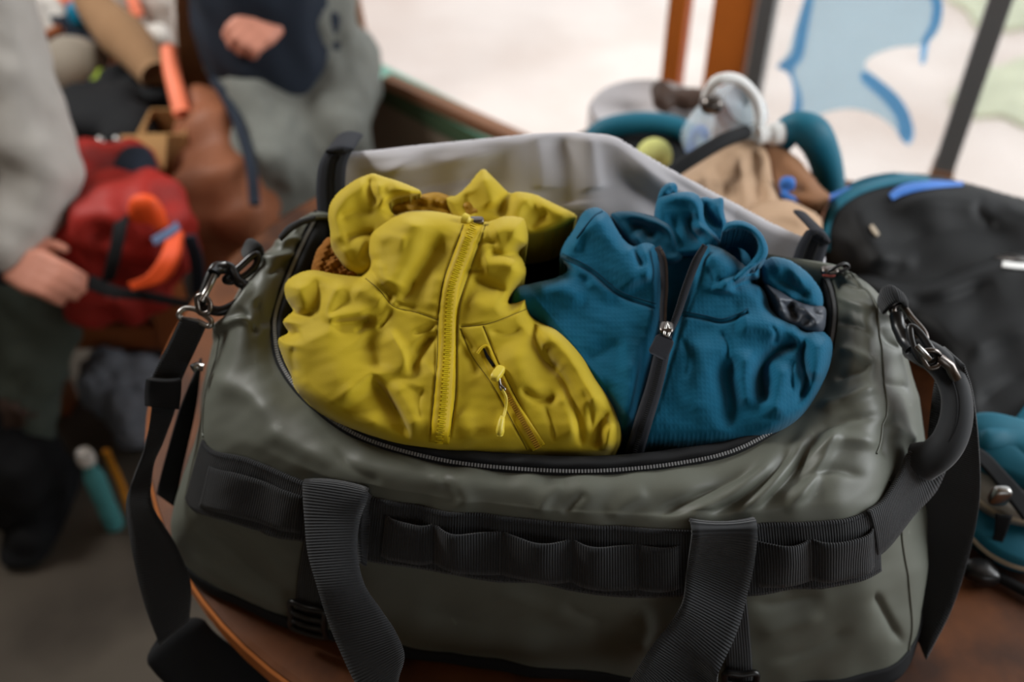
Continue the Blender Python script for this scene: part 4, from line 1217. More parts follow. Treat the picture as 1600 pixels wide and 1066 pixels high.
tleft = Sheet(tl_out, lambda x, y: base_t(x, y) - .006 + under(x, y), TLF, roll=(22, .030), step=1.9, noise=[(Noise(34, 100), .0014), (Noise(35, 30), .0002)])
tleft.build('front_left', 'teal', tj)
tr_out = c2((648, 258), (668, 258), (700, 272), (740, 300), (775, 330), (800, 340), (826, 330), (826, 372), (800, 385), (830, 400), (850, 430), (862, 470), (885, 495), (920, 510), (950, 522), (978, 545), (1010, 542), (1045, 556), (1066, 585), (1066, 630), (1050, 690), (1010, 770), (960, 840), (880, 900), (760, 955), (600, 975), (470, 970), (395, 960), (430, 850), (470, 740), (510, 610), (540, 520), (570, 430), (600, 345), (625, 290))
TRF = [
 (c2((690, 545), (720, 590), (715, 650)), 5, 7, -0.0035),
 (c2((860, 520), (880, 560), (870, 600)), 5, 6, -0.0035),
 (c2((640, 330), (670, 370), (660, 420)), 5, 6, -0.003),
 (c2((560, 560), (590, 640), (575, 720)), 6, 8, -0.0025),
 (c2((940, 640), (930, 700), (935, 760)), 4, 6, -0.004),
 (c2((665, 280), (700, 350), (690, 430)), 22, 22, .008, .15),
 (c2((690, 405), (735, 375), (800, 352)), 10, 8, .006),
 (c2((670, 395), (715, 370), (780, 345)), 7, 7, -.007),
 (c2((725, 408), (765, 392), (815, 372)), 7, 8, -.006),
 (c2((565, 495), (640, 508), (700, 520), (760, 500), (790, 485)), 2.2, 3.0, -.0032, .03),
 (c2((790, 400), (830, 440), (870, 490)), 10, 10, -.004),
 (c2((740, 520), (830, 530), (910, 560)), 20, 18, .008),
 (c2((965, 585), (890, 612), (842, 655), (832, 720), (850, 800)), 10, 14, -.014, .15),
 (c2((735, 620), (712, 700), (730, 790), (700, 890)), 20, 18, -.012),
 (c2((790, 600), (775, 700), (785, 820)), 18, 16, .009),
 (c2((620, 540), (640, 700), (600, 860)), 32, 30, .008),
 (c2((910, 640), (890, 740), (870, 850)), 18, 16, .010),
 (c2((978, 555), (968, 640), (978, 720), (940, 810)), 9, 10, -.013),
 (c2((1022, 565), (1015, 640), (1000, 720)), 18, 16, .007),
]
tright = Sheet(tr_out, lambda x, y: base_t(x, y) - .008, TRF, roll=(22, .030), step=1.9, noise=[(Noise(36, 100), .0014), (Noise(37, 30), .0002)])
tright.build('front_right', 'teal', tj)
def dt(x, y): return np.where(inside(np.asarray(x, float), np.asarray(y, float), tleft.poly), tleft.depth(x, y), tright.depth(x, y))
dsm = lambda x, y: np.minimum(base_t(x, y) - .012, base_t(x, y))
# dark gap between the collar halves
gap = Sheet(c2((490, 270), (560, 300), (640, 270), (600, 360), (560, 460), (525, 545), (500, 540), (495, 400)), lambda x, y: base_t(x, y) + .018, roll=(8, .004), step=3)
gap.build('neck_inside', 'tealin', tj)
dl = lambda x, y: base_t(x, y) - .012 + .010 * np.clip((400 - np.asarray(y)) / 60, 0, 1)
zl = ribbon('zipper_left', c2((484, 268), (502, 310), (508, 400), (504, 470), (504, 540)), [5, 6, 6, 5.5, 5], dl, 0, 'ztape', tj, n=50, thick=.002, crown=.0012)
zr = ribbon('zipper_right', c2((644, 262), (612, 320), (578, 410), (552, 490), (528, 548)), [5, 6.5, 6.5, 6, 5], dl, .001, 'ztape', tj, n=50, thick=.002, crown=.0012)
zm = ribbon('zipper_closed', c2((516, 540), (500, 620), (472, 740), (438, 850), (405, 965)), [9, 12, 13, 14, 14], lambda x, y: base_t(x, y) - .013, 0, 'ztape', tj, n=70, thick=.002, crown=.0015)
teeth_on('zipper_teeth', c2((514, 560), (500, 622), (472, 742), (438, 852), (405, 965)), lambda x, y: base_t(x, y) - .0155, 0, 3.2, .0040, .0010, .0013, 'black', zm)
teeth_on('zipper_teeth', c2((496, 275), (513, 320), (516, 400), (512, 470), (510, 535)), dl, .0018, 3.0, .0022, .0012, .0012, 'gunmetal', zl)
teeth_on('zipper_teeth', c2((640, 262), (604, 320), (570, 410), (545, 490), (524, 540)), dl, .0026, 3.0, .0022, .0012, .0012, 'black', zr)
U2 = lambda x, y, o_: unp(*c2((x, y))[0], float(base_t(0, c2((x, y))[0][1])) - o_)
V, fs = sup(U2(514, 540, .020), (.0062, .0075, .0035), .55, ax=rotz(-.15)); s2 = obj('zip_slider', V, fs, 'gunmetal', zm)
V, fs = tube_mesh(cr([U2(518, 520, .022), U2(526, 540, .024), U2(520, 566, .025), U2(508, 562, .025), U2(512, 538, .024)], 30, True), .0012, 8, True); obj('slider_bail', V, fs, 'steel', s2)
C_ = cr([(512, 568), (500, 598), (482, 634)], 12)
P = np.array([U2(x, y, .0245 + .001) for x, y in C_])
T_, _, _ = frames(P); ring_ = []
for p, t1, w_ in zip(P, T_, np.interp(np.linspace(0, 1, 12), [0, .12, .9, 1], [.006, .0082, .0086, .006])):
    nn = CAM - p; nn /= np.linalg.norm(nn); sd = np.cross(t1, nn); sd /= np.linalg.norm(sd)
    a = np.linspace(0, 2 * math.pi, 16, endpoint=False)
    f = lambda x: np.sign(x) * np.abs(x) ** .45
    ring_.append(p + np.outer(f(np.cos(a)) * w_, sd) + np.outer(f(np.sin(a)) * .0018, nn))
obj('pull_tab', np.array(ring_).reshape(-1, 3), grid_faces(12, 16, wrap_v=True) + [tuple(range(16))[::-1], tuple(11 * 16 + i for i in range(16))], 'ztape', s2)
line_on('seam', c2((165, 304), (260, 352), (360, 432), (476, 472)), tleft.depth, .0004, .0006, 'tseam', tj)
line_on('seam', c2((168, 290), (262, 338), (364, 418), (478, 458)), tleft.depth, .0004, .0005, 'tseam', tj)
line_on('seam', c2((568, 498), (640, 510), (700, 522), (760, 502), (788, 487)), tright.depth, .0004, .0006, 'tseam', tj)
line_on('seam', c2((572, 484), (640, 496), (700, 508), (756, 490), (786, 474)), tright.depth, .0004, .0005, 'tseam', tj)
line_on('seam', c2((215, 240), (245, 200), (275, 165), (300, 150)), tleft.depth, .0006, .0009, 'tseam', tj)

# slate garment peeking out beside the fleece
sj = Sheet(c2((840, 392), (880, 402), (930, 430), (985, 455), (1040, 468), (1046, 510), (1036, 550), (1000, 560), (940, 540), (885, 510), (862, 460)),
           lambda x, y: base_t(x, y) - .001,
           [(c2((870, 420), (900, 460), (900, 500)), 7, 6, .006), (c2((930, 440), (930, 480), (960, 520)), 6, 6, -.006), (c2((960, 460), (1000, 500), (1020, 540)), 7, 7, .006), (c2((1000, 465), (1010, 490), (1040, 500)), 5, 5, -.004), (c2((890, 440), (920, 470), (950, 460)), 5, 5, -.005)],
           roll=(14, .020), noise=[(Noise(41, 30), .0016)])
sj.build('packed_jacket', 'slate', None, label='slate grey puffy jacket peeking out beside the teal fleece', cat='jacket')
# rust knit at the left, made of knitted ribs
ks = Sheet(c1((140, 470), (150, 400), (170, 370), (190, 350), (230, 360), (260, 420), (320, 440), (300, 480), (220, 490)), lambda x, y: base_y(x, y) + .012, roll=(14, .02), step=2.2,
           noise=[(lambda x, y: np.sin(x * .55 + .2 * y) * np.sin(y * .6 - .1 * x), .0022), (Noise(43, 30), .002)])
ks.build('knit_sweater', 'knit', None, label='rust brown knitted garment tucked behind the mustard jacket shoulder', cat='sweater')

# ------------------------------------------------------------------ things around the bag
M['pack_black'] = mat('black_pack_cloth', (20, 21, 22), rough=0.65, var=0.12, scale=20, bump=0.25, bscale=500, dist=.0006, spec=.25)
M['pack_tan'] = mat('tan_pack_cloth', (176, 146, 118), rough=0.75, var=0.08, scale=20, bump=0.2, bscale=500)
M['pack_brown'] = mat('brown_pack_cloth', (132, 92, 62), rough=0.75, var=0.1, bump=0.2)
M['pteal'] = mat('petrol_nylon', (16, 96, 118), rough=0.6, var=0.1, bump=0.2)
M['blue'] = mat('blue_nylon', (52, 110, 190), rough=0.5, var=0.1, bump=0.1)
M['white'] = mat('white_print', (226, 226, 224), rough=0.5, var=0.03, bump=0)
M['beige'] = mat('beige_binding', (170, 156, 136), rough=0.8, var=0.1, bump=0.2)
M['padgrey'] = mat('warm_grey_pad', (150, 142, 132), rough=0.8, var=0.1, bump=0.2)
M['red'] = mat('red_nylon', (158, 36, 28), rough=0.6, var=0.15, scale=14, bump=0.2)
M['orange'] = mat('orange_nylon', (236, 84, 28), rough=0.6, var=0.1, scale=14, bump=0.2)
M['coral'] = mat('coral_plastic', (244, 132, 96), rough=0.5, var=0.05, bump=0)
M['greyblue'] = mat('greyblue_nylon', (110, 132, 170), rough=0.6, var=0.1, bump=0.1)
M['navy'] = mat('navy_knit', (30, 38, 50), rough=0.9, var=0.1, scale=40, bump=0.3, bscale=300)
M['greyknit'] = mat('light_grey_knit', (172, 168, 162), rough=0.95, var=0.1, scale=30, bump=0.35, bscale=350, dist=.001)
M['trousers_green'] = mat('dark_green_trousers', (74, 82, 74), rough=0.85, var=0.1, scale=20, bump=0.2, bscale=300)
M['trousers_grey'] = mat('grey_trousers', (108, 110, 104), rough=0.85, var=0.1, scale=20, bump=0.2, bscale=300)
M['skin'] = mat('skin', (206, 140, 118), rough=0.55, var=0.08, scale=40, bump=0.1, bscale=200, spec=.4)
M['hair'] = mat('brown_hair', (58, 42, 32), rough=0.7, var=0.2, scale=80, bump=0.5, bscale=200, dist=.002)
M['bench'] = mat('orange_brown_bench', (150, 84, 44), rough=0.55, var=0.2, scale=8, bump=0.2, bscale=60)
M['card'] = mat('cardboard', (172, 132, 84), rough=0.9, var=0.08, bump=0.1)
M['leather'] = mat('brown_leather', (140, 86, 58), rough=0.6, var=0.15, scale=8, bump=0.2)
M['cloth_tan'] = mat('tan_canvas', (150, 116, 84), rough=0.9, var=0.12, bump=0.2)
M['paper'] = mat('white_paper', (214, 208, 200), rough=0.8, var=0.05, bump=0.1)
M['padlt'] = mat('taupe_pad', (158, 148, 134), rough=0.85, var=0.06, bump=0.1)
M['purple'] = mat('purple_knit', (78, 44, 62), rough=0.9, var=0.2, bump=0.3)
M['cyan'] = mat('cyan_shell', (14, 140, 180), rough=0.4, var=0.05, bump=0)
M['amber'] = mat('amber_cloth', (200, 130, 30), rough=0.7, var=0.1, bump=0.1)
M['lawn'] = mat('lime_cloth', (140, 160, 40), rough=0.7, var=0.1, bump=0.1)
M['aqua'] = mat('aqua_plastic', (80, 150, 152), rough=0.5, var=0.1, bump=0)
M['greyfleece'] = mat('grey_jacket', (110, 114, 122), rough=0.8, var=0.25, scale=12, bump=0.3)
M['clear'] = mat('clear_bottle', (215, 232, 242), rough=0.12, var=0, bump=0, alpha=.45, spec=.6)
M['ball'] = mat('pale_yellow_felt', (206, 208, 130), rough=0.95, var=0.1, scale=60, bump=0.4, bscale=200)
M['driftwood'] = mat('dark_brown_leather', (66, 48, 38), rough=0.6, var=0.2, bump=0.3)
M['stone'] = mat('pale_stone', (196, 190, 190), rough=0.8, var=0.08, bump=0.2)

u = unp
# --- black backpack lying on the table, right of the duffel
bp = thing('backpack', 'big black backpack with petrol trim lying right of the duffel bag', 'backpack', (.72, .98, ZT))
def base_p(x, y): return 1.10 + (720 - y) / 450 * .22 + .00004 * (1450 - x)
upper = Sheet([(1284, 400), (1286, 350), (1300, 312), (1340, 286), (1400, 272), (1460, 274), (1520, 288), (1580, 305), (1660, 330), (1700, 400), (1690, 560), (1560, 560), (1440, 540), (1360, 470), (1310, 440)], base_p,
    [([(1330, 300), (1350, 360), (1400, 430)], 22, 22, .012), ([(1380, 330), (1460, 310), (1560, 320)], 14, 18, .010), ([(1540, 300), (1530, 330), (1560, 360)], 12, 12, -.008),
     ([(1400, 380), (1500, 360), (1600, 370)], 22, 22, -.010), ([(1340, 420), (1380, 400), (1440, 410)], 14, 14, .008), ([(1560, 310), (1600, 330), (1650, 340)], 10, 12, .008)],
    roll=(46, .07), step=4, noise=[(Noise(61, 140), .003)])
upper.build('body', 'pack_black', bp, skirt=(.05, .3, -1), skl=.12)
lower = Sheet([(1322, 440), (1360, 424), (1420, 438), (1470, 428), (1530, 404), (1600, 388), (1700, 380), (1720, 560), (1700, 720), (1600, 740), (1530, 725), (1500, 690), (1488, 620), (1470, 560), (1430, 520), (1370, 480)], lambda x, y: base_p(x, y) - .028,
    [([(1390, 450), (1470, 446), (1540, 420), (1620, 404)], 10, 16, .010), ([(1400, 480), (1480, 470), (1560, 440)], 18, 18, -.008), ([(1500, 560), (1560, 520), (1640, 500)], 22, 22, .010), ([(1520, 640), (1580, 600), (1640, 590)], 16, 16, -.008)],
    roll=(40, .06), step=4, noise=[(Noise(62, 140), .003)])
lower.build('front_pocket', 'pack_black', bp, skirt=(.05, .2, -1), skl=.14)
ud = upper.depth; ld = lower.depth
ribbon('trim', [(1289, 392), (1292, 350), (1306, 318), (1344, 292), (1400, 279), (1452, 280)], [7, 7, 9, 10, 9, 4], lambda x, y: ud(x, y), .004, 'pteal', bp, n=50, crown=.004)
ribbon('piping', [(1392, 308), (1412, 296), (1450, 288), (1505, 287)], [6, 8, 7, 3], lambda x, y: ud(x, y), .004, 'blue', bp, n=40, crown=.004)
ribbon('logo_bar', [(1566, 412), (1590, 415), (1625, 417)], 4.5, lambda x, y: ld(x, y), .003, 'white', bp, n=16)
ribbon('pocket_zip', [(1552, 398), (1590, 402), (1640, 415)], 4, lambda x, y: ld(x, y), .003, 'gunmetal', bp, n=16)
ribbon('zip_pull', [(1361, 352), (1366, 360), (1372, 368)], [3, 4, 3], lambda x, y: ud(x, y), .004, 'beige', bp, n=12, crown=.002)
# hip belt with buckle strap
def slab(name, pts, th, material, parent):
    """padded slab with rounded rim from an outline of 3-D points"""
    Q = cr(pts, 50, True); c = Q.mean(0); up = np.array([0, -.25, 1.0]); up /= np.linalg.norm(up)
    rings = [Q - up * th, Q + (Q - c) * .02, Q + up * th * .7 + (c - Q) * .04, Q + up * th + (c - Q) * .14]
    V = np.concatenate(rings + [[c + up * th * 1.15]]); n = 50
    fs = [(k * n + i, k * n + (i + 1) % n, (k + 1) * n + (i + 1) % n, (k + 1) * n + i) for k in range(3) for i in range(n)]
    fs += [(3 * n + i, 3 * n + (i + 1) % n, 4 * n) for i in range(n)] + [tuple(range(n))[::-1]]
    o = obj(name, V, fs, material, parent)
    return o, Q
hb1, Q1 = slab('hip_belt', [tz(1498, 800, .035), tz(1512, 832, .03), tz(1550, 868, .028), tz(1610, 890, .028), tz(1680, 880, .03), tz(1680, 800, .035), tz(1600, 770, .04), tz(1530, 775, .04)], .012, 'pteal', bp)
tube('binding', Q1, .0032, 'beige', hb1, 8, True)
hb2, Q2 = slab('lumbar_pad', [tz(1506, 712, .075), tz(1508, 752, .07), tz(1540, 790, .066), tz(1590, 812, .065), tz(1680, 820, .065), tz(1680, 760, .075), tz(1600, 722, .08), tz(1540, 700, .085)], .012, 'padgrey', bp)
tube('binding', Q2, .0028, 'beige', hb2, 8, True)
hb3, Q3 = slab('shoulder_pad', [tz(1495, 690, .10), tz(1520, 720, .095), tz(1570, 745, .095), tz(1660, 770, .095), tz(1660, 690, .11), tz(1560, 650, .12), tz(1505, 655, .115)], .010, 'pteal', bp)
fuse('hip_wing', [cap(u(1600, 715, 1.035), u(1650, 660, 1.10), .030, .036), cap(u(1540, 690, 1.03), u(1620, 690, 1.05), .016, .028)], .006, 'pteal', bp, 4)
strap('belt_strap', [tz(1500, 686, .125), tz(1540, 706, .115), tz(1572, 738, .105), tz(1620, 790, .095)], [tz(1498, 704, .12), tz(1530, 724, .11), tz(1558, 756, .10), tz(1600, 812, .09)], 'black', bp, n=30, thick=.003)
V, fs = sup(tz(1562, 775, .105), (.010, .006, .012), .6); obj('ladder_buckle', V, fs, 'steel', bp)
strap('belt_strap', [tz(1556, 805, .075), tz(1552, 840, .045), tz(1536, 880, .02)], [tz(1582, 808, .075), tz(1568, 845, .045), tz(1548, 884, .02)], 'black', bp, n=20, thick=.003)
tube('cord', [tz(1544, 892, .012), tz(1572, 908, .010), tz(1610, 928, .009), tz(1660, 950, .009)], .0055, 'black', bp, 8, n=20)
fuse('cord_lock', [sup(tz(1528, 890, .018), (.016, .012, .010), .7), sup(tz(1540, 900, .016), (.014, .010, .010), .7)], .003, 'plastic', bp, 4)

# --- tan pack behind the lid
tp = thing('backpack', 'tan and brown backpack with petrol back panel behind the open lid', 'backpack', (.33, 1.22, ZT))
bt_ = lambda x, y: 1.30 + (300 - y) * .0009 + 0 * x
Sheet([(1050, 290), (1085, 256), (1125, 228), (1160, 213), (1190, 220), (1206, 245), (1212, 285), (1222, 320), (1215, 350), (1180, 352), (1120, 330)], bt_,
      [([(1150, 230), (1160, 270), (1165, 320)], 9, 9, .010), ([(1175, 225), (1180, 270), (1190, 320)], 8, 9, -.009), ([(1120, 250), (1130, 290), (1135, 320)], 9, 9, -.008), ([(1100, 260), (1105, 290), (1110, 310)], 9, 9, .007), ([(1195, 230), (1200, 270), (1208, 320)], 8, 8, .007)],
      roll=(20, .04), step=3, noise=[(Noise(63, 50), .003)]).build('body', 'pack_tan', tp, skl=.10)
Sheet([(1186, 222), (1215, 226), (1250, 250), (1280, 288), (1298, 308), (1270, 322), (1235, 315), (1208, 300)], lambda x, y: bt_(x, y) + .01, [([(1215, 240), (1250, 275), (1280, 300)], 14, 12, .010)], roll=(16, .03), step=3).build('side_panel', 'pack_brown', tp, skl=.10)
Sheet([(1150, 345), (1180, 322), (1225, 312), (1262, 326), (1284, 345), (1275, 385), (1230, 395), (1180, 380)], lambda x, y: bt_(x, y) - .03, [([(1170, 350), (1220, 335), (1270, 350)], 12, 12, .008)], roll=(16, .03), step=3).build('lower_pocket', 'pack_tan', tp, skl=.10)
tube('back_panel', [tz(1215, 225, .14), tz(1240, 200, .175), tz(1268, 208, .17), tz(1286, 240, .13), tz(1296, 285, .08), tz(1300, 320, .05)], np.interp(np.linspace(0, 1, 40), [0, .4, 1], [.018, .026, .02]), 'pteal', tp, 12, n=40)
tube('zip_edge', [u(1045, 272, 1.29), u(1090, 243, 1.30), u(1130, 220, 1.32), u(1165, 207, 1.36)], .010, 'black', tp, 10, n=30)
tube('strap', [tz(1170, 330, .10), tz(1205, 318, .115), tz(1225, 300, .12), tz(1240, 320, .11), tz(1262, 345, .09)], .007, 'pack_black', tp, 8, n=30)
tube('drinking_tube', [tz(1228, 292, .15), tz(1226, 304, .145), tz(1240, 312, .14), tz(1270, 314, .13), tz(1300, 308, .12), tz(1330, 296, .12)], .005, 'blue', tp, 8, n=40)
V, fs = sup(tz(1230, 288, .155), (.010, .008, .010), .7); obj('bite_valve', V, fs, 'blue', tp)
V, fs = tube_mesh(cr([tz(1185, 212, .18), tz(1200, 210, .18), tz(1222, 208, .18)], 12), [.012] * 7 + [.015] * 5, 12); obj('side_bottle', V, fs, 'white', tp)
# --- petrol pack with round rim
pp = thing('sling_pack', 'petrol blue bag with thick round rim behind the duffel lid', 'bag', (.22, 1.36, ZT))
P = [tz(925, 232, .03), tz(935, 208, .06), tz(965, 196, .075), tz(1010, 192, .08), tz(1060, 200, .075), tz(1090, 222, .06), tz(1095, 250, .03)]
tube('rim', P, .017, 'pteal', pp, 12, n=50)
fuse('body', [sup((.20, 1.36, ZT + .025), (.12, .09, .026), .7)], .006, 'black', pp, 4)
obj('ball', *sup(tz(1022, 244, .085), (.027,) * 3, 1.0, nu=32, nv=20), 'ball', label='pale yellow felt ball in the petrol bag', cat='ball')
# --- clear bottle
cb_ = thing('water_bottle', 'clear plastic bottle with pale rim leaning on the tan pack', 'bottle', tz(1130, 240, .06))
ax0 = tz(1098, 228, .10); ax1 = tz(1160, 168, .20)
axv = (ax1 - ax0) / np.linalg.norm(ax1 - ax0)
prof = [(0, .030), (.01, .042), (.04, .046), (.09, .046), (.11, .040), (.115, .030)]
V, fs = tube_mesh(np.array([ax0 + axv * a for a, _ in prof]), np.array([r for _, r in prof]), 28); obj('bottle_body', V, fs, 'clear', cb_)
tube('carry_ring', [tz(1104, 150, .23), tz(1120, 126, .265), tz(1150, 124, .265), tz(1176, 146, .24), tz(1186, 180, .20), tz(1180, 215, .16)], .0075, 'white', cb_, 10, n=40)
V, fs = sup(tz(1112, 162, .22), (.016, .016, .013), .8); obj('cap', V, fs, 'gunmetal', cb_)
tube('base_ring', [tz(1078, 238, .10), tz(1082, 214, .12), tz(1094, 202, .135), tz(1104, 214, .13)], .007, 'blue', cb_, 8, n=30)
# --- pale stool with a dark leather pouch
so = fz(1018, 168, .71)
st_ = thing('stool', 'pale round stool in front of the window posts', 'stool', (so[0], so[1], 0))
V, fs = tube_mesh([(so[0], so[1], .655), (so[0], so[1], .66), (so[0], so[1], .70), (so[0], so[1], .71)], [.105, .115, .115, .108], 40); obj('seat', V, fs, 'stone', st_)
for a in (.5, 2.1, 3.7, 5.3):
    V, fs = tube_mesh([(so[0] + .11 * math.cos(a), so[1] + .11 * math.sin(a), 0), (so[0] + .07 * math.cos(a), so[1] + .07 * math.sin(a), .655)], .014, 10); obj('leg', V, fs, 'driftwood', st_)
c_ = fz(1062, 150, .74)
fuse('leather_pouch', [sup(c_ + [-.03, .0, 0], (.022, .025, .024), .8), sup(c_ + [.01, 0, -.004], (.05, .022, .018), .8)], .004, 'driftwood', None, 4, noise=[(.05, .004, 9)], label='dark brown crumpled pouch on the pale stool', cat='pouch')

# ------------------------------------------------------------------ low bench with luggage, left background
bt = thing('low_bench', 'orange brown wooden bench under the red backpack', 'bench', (-.90, 1.95, 0))
V, fs = box((-.855, 1.75, .40), .39, .50, .04); obj('bench_top', V, fs, 'bench', bt, smooth=False, bevel=.006)
for x, y in ((-1.01, 1.56), (-.70, 1.56), (-1.01, 1.94), (-.70, 1.94)):
    V, fs = box((x, y, .19), .06, .06, .38); obj('leg', V, fs, 'bench', bt, smooth=False, bevel=.004)
V, fs = box((-.855, 1.56, .22), .26, .035, .06); obj('stretcher', V, fs, 'bench', bt, smooth=False, bevel=.004)
bt2 = thing('low_bench', 'brown wooden bench under the heap of jackets at the back', 'bench', (-1.0, 2.33, 0))
V, fs = box((-1.0, 2.33, .40), .86, .58, .04); obj('bench_top', V, fs, 'bench', bt2, smooth=False, bevel=.006)
for x, y in ((-1.38, 2.1), (-.62, 2.1), (-1.38, 2.56), (-.62, 2.56)):
    V, fs = box((x, y, .19), .06, .06, .38); obj('leg', V, fs, 'bench', bt2, smooth=False, bevel=.004)

rb = thing('backpack', 'red and orange backpack with dark straps on the wooden bench', 'backpack', (-.75, 1.62, .42))
u = unp
fuse('body', [sup(u(205, 365, 1.80), (.105, .10, .11), .7), sup(u(150, 390, 1.80), (.06, .08, .09), .7), sup(u(190, 440, 1.84), (.10, .10, .05), .7)], .008, 'red', rb, 5, noise=[(.09, .008, 11)])
fuse('lid', [sup(u(165, 272, 1.90), (.095, .09, .045), .7)], .008, 'red', rb, 4, noise=[(.08, .006, 12)])
fuse('lid_side', [sup(u(212, 275, 1.86), (.035, .06, .05), .7)], .008, 'navy', rb, 4)
fuse('pocket', [sup(u(234, 350, 1.712), (.032, .018, .060), .7)], .006, 'orange', rb, 4)
strap('compression_strap', [u(188, 300, 1.72), u(178, 350, 1.68), u(168, 400, 1.68), u(158, 440, 1.70)], [u(208, 300, 1.72), u(198, 350, 1.68), u(188, 400, 1.68), u(178, 440, 1.70)], 'black', rb, n=24, thick=.005)
strap('shoulder_strap', [u(262, 365, 1.70), u(250, 400, 1.67), u(228, 430, 1.67), u(200, 442, 1.68)], [u(284, 360, 1.70), u(278, 402, 1.67), u(256, 440, 1.67), u(206, 454, 1.68)], 'orange', rb, n=30, thick=.012)
strap('shoulder_strap', [u(236, 372, 1.69), u(256, 360, 1.69), u(276, 346, 1.70)], [u(242, 384, 1.69), u(262, 372, 1.69), u(282, 358, 1.70)], 'greyblue', rb, n=20, thick=.008)
strap('hip_strap', [u(140, 430, 1.72), u(180, 448, 1.69), u(230, 455, 1.70), u(300, 470, 1.74)], [u(136, 452, 1.72), u(178, 466, 1.69), u(230, 470, 1.70), u(298, 484, 1.74)], 'black', rb, n=24, thick=.010)
strap('side_strap', [u(284, 370, 1.74), u(296, 410, 1.76), u(300, 460, 1.78)], [u(304, 368, 1.74), u(316, 410, 1.76), u(318, 460, 1.78)], 'navy', rb, n=20, thick=.008)

def on_bench(px, py, d, z=.42):
    p = unp(px, py, d); return np.array([p[0], p[1], z])
def pile(name, pieces, vox, material, label, cat, noise=None, sm=4):
    return fuse(name, pieces, vox, material, None, sm, noise=noise, label=label, cat=cat)
cbag = thing('camera_bag', 'black camera bag with bright metal clasps behind the red backpack', 'bag', on_bench(165, 215, 2.1))
fuse('body', [sup(u(158, 212, 2.12), (.105, .085, .10), .6), sup(u(215, 238, 2.08), (.06, .07, .09), .6)], .009, 'black', cbag, 4, noise=[(.1, .005, 13)])
for x, y in ((143, 225), (158, 221), (184, 220)):
    V, fs = sup(u(x, y, 2.0), (.012,) * 3, 1, nu=14, nv=10); obj('clasp', V, fs, 'steel', cbag)
pile('knit_hat', [sup(u(205, 192, 2.16), (.05, .05, .035), .9), sup(u(188, 205, 2.10), (.035, .04, .03), .9)], .007, 'purple', 'purple knit hat lying on the black camera bag', 'hat', [(.05, .004, 14)])
for i, (x, y, lb) in enumerate(((152, 193, 'left of the purple hat'), (176, 183, 'above the purple hat'), (230, 182, 'right of the purple hat'))):
    V, fs = sup(u(x, y, 2.07), (.016, .014, .013), .8, nu=16, nv=10); obj('metal_mug_lid', V, fs, 'stone', label='small shiny pale lid ' + lb, cat='lid')
cdb = thing('cardboard_box', 'open tan cardboard box beside the red backpack', 'box', on_bench(272, 270, 2.02))
cc = u(272, 232, 2.05)
for dx, dy, sx, sy in ((-.045, 0, .004, .10), (.045, 0, .004, .10), (0, -.05, .09, .004), (0, .05, .09, .004)):
    V, fs = box((cc[0] + dx, cc[1] + dy, .42 + .085), sx, sy, .17, None); obj('side_wall', V, fs, 'card', cdb, smooth=False)
V, fs = box((cc[0], cc[1], .424), .086, .096, .006); obj('bottom', V, fs, 'card', cdb, smooth=False)
V, fs = box((cc[0] - .03, cc[1] - .085, .57), .09, .07, .004, np.stack([[1, 0, 0], [0, .8, .6], [0, -.6, .8]])); obj('flap', V, fs, 'card', cdb, smooth=False)
lb_ = thing('leather_bag', 'brown leather bag slumped between cardboard box and standing person', 'bag', (u(348, 300, 1.98)[0] - .0, u(348, 300, 1.98)[1], .0))
fuse('body', [cap(u(312, 170, 2.07), u(345, 330, 2.0), .05, .09), cap(u(340, 170, 2.06), u(375, 330, 1.98), .04, .085), cap(u(350, 300, 2.0), np.array([u(350, 330, 2.0)[0], u(350, 330, 2.0)[1] + .03, .12]), .10, .11)], .010, 'leather', lb_, 8, noise=[(.14, .010, 15)])
tube('strap', [u(335, 125, 2.08), u(352, 150, 2.02), u(375, 200, 1.96), u(392, 260, 1.90), u(398, 320, 1.88)], .011, 'navy', lb_, 10, n=30)
tent = obj('orange_tube', *tube_mesh(cr([u(264, 76, 2.05), u(268, 110, 2.03), u(276, 145, 2.01), u(284, 178, 2.0)], 20), .017, 12), 'coral', label='bright orange tube standing behind the cardboard box', cat='tube')
V, fs = box(u(303, 50, 2.16), .075, .02, .60, np.stack([[1, 0, 0], [0, .95, .3], [.25, -.3, .92]])); obj('wooden_board', V, fs, 'cloth_tan', smooth=False, bevel=.004, label='tan wooden board leaning behind the orange tube', cat='board')
pile('paper_sack', [sup(u(230, 45, 2.45), (.09, .05, .13), .6), sup(u(250, 100, 2.36), (.04, .05, .09), .6)], .010, 'paper', 'white paper sack behind the tan canvas roll', 'sack', [(.08, .006, 16)])
obj('coral_ribbon', *tube_mesh(cr([u(204, -12, 2.34), u(210, 8, 2.33), u(216, 26, 2.33)], 10), .014, 10), 'coral', label='coral stripe tag on the white paper sack', cat='tag')
obj('canvas_roll', *tube_mesh(cr([u(140, 0, 2.34), u(175, 40, 2.28), u(210, 75, 2.22), u(245, 120, 2.16)], 24), np.interp(np.linspace(0, 1, 24), [0, .5, 1], [.04, .055, .035]), 16), 'cloth_tan', label='tan canvas roll lying across the pile', cat='roll')
pile('black_jacket', [sup(u(190, 150, 2.24), (.075, .07, .055), .8), sup(u(225, 165, 2.18), (.06, .05, .045), .8)], .009, 'black', 'black jacket heaped below the tan canvas roll', 'jacket', [(.08, .008, 17)])
hex_ = [u(105 + 52 * math.cos(a), 105 + 50 * math.sin(a), 2.27 + .03 * math.sin(a)) for a in np.linspace(0, 2 * math.pi, 7)[:-1] + .35]
Qh = cr(hex_, 48, True); Bk = Qh + np.array([0, .04, -.02])
V = np.concatenate([Qh, Bk, (Qh - Qh.mean(0)) * .9 + Qh.mean(0) + np.array([0, -.012, .008])])
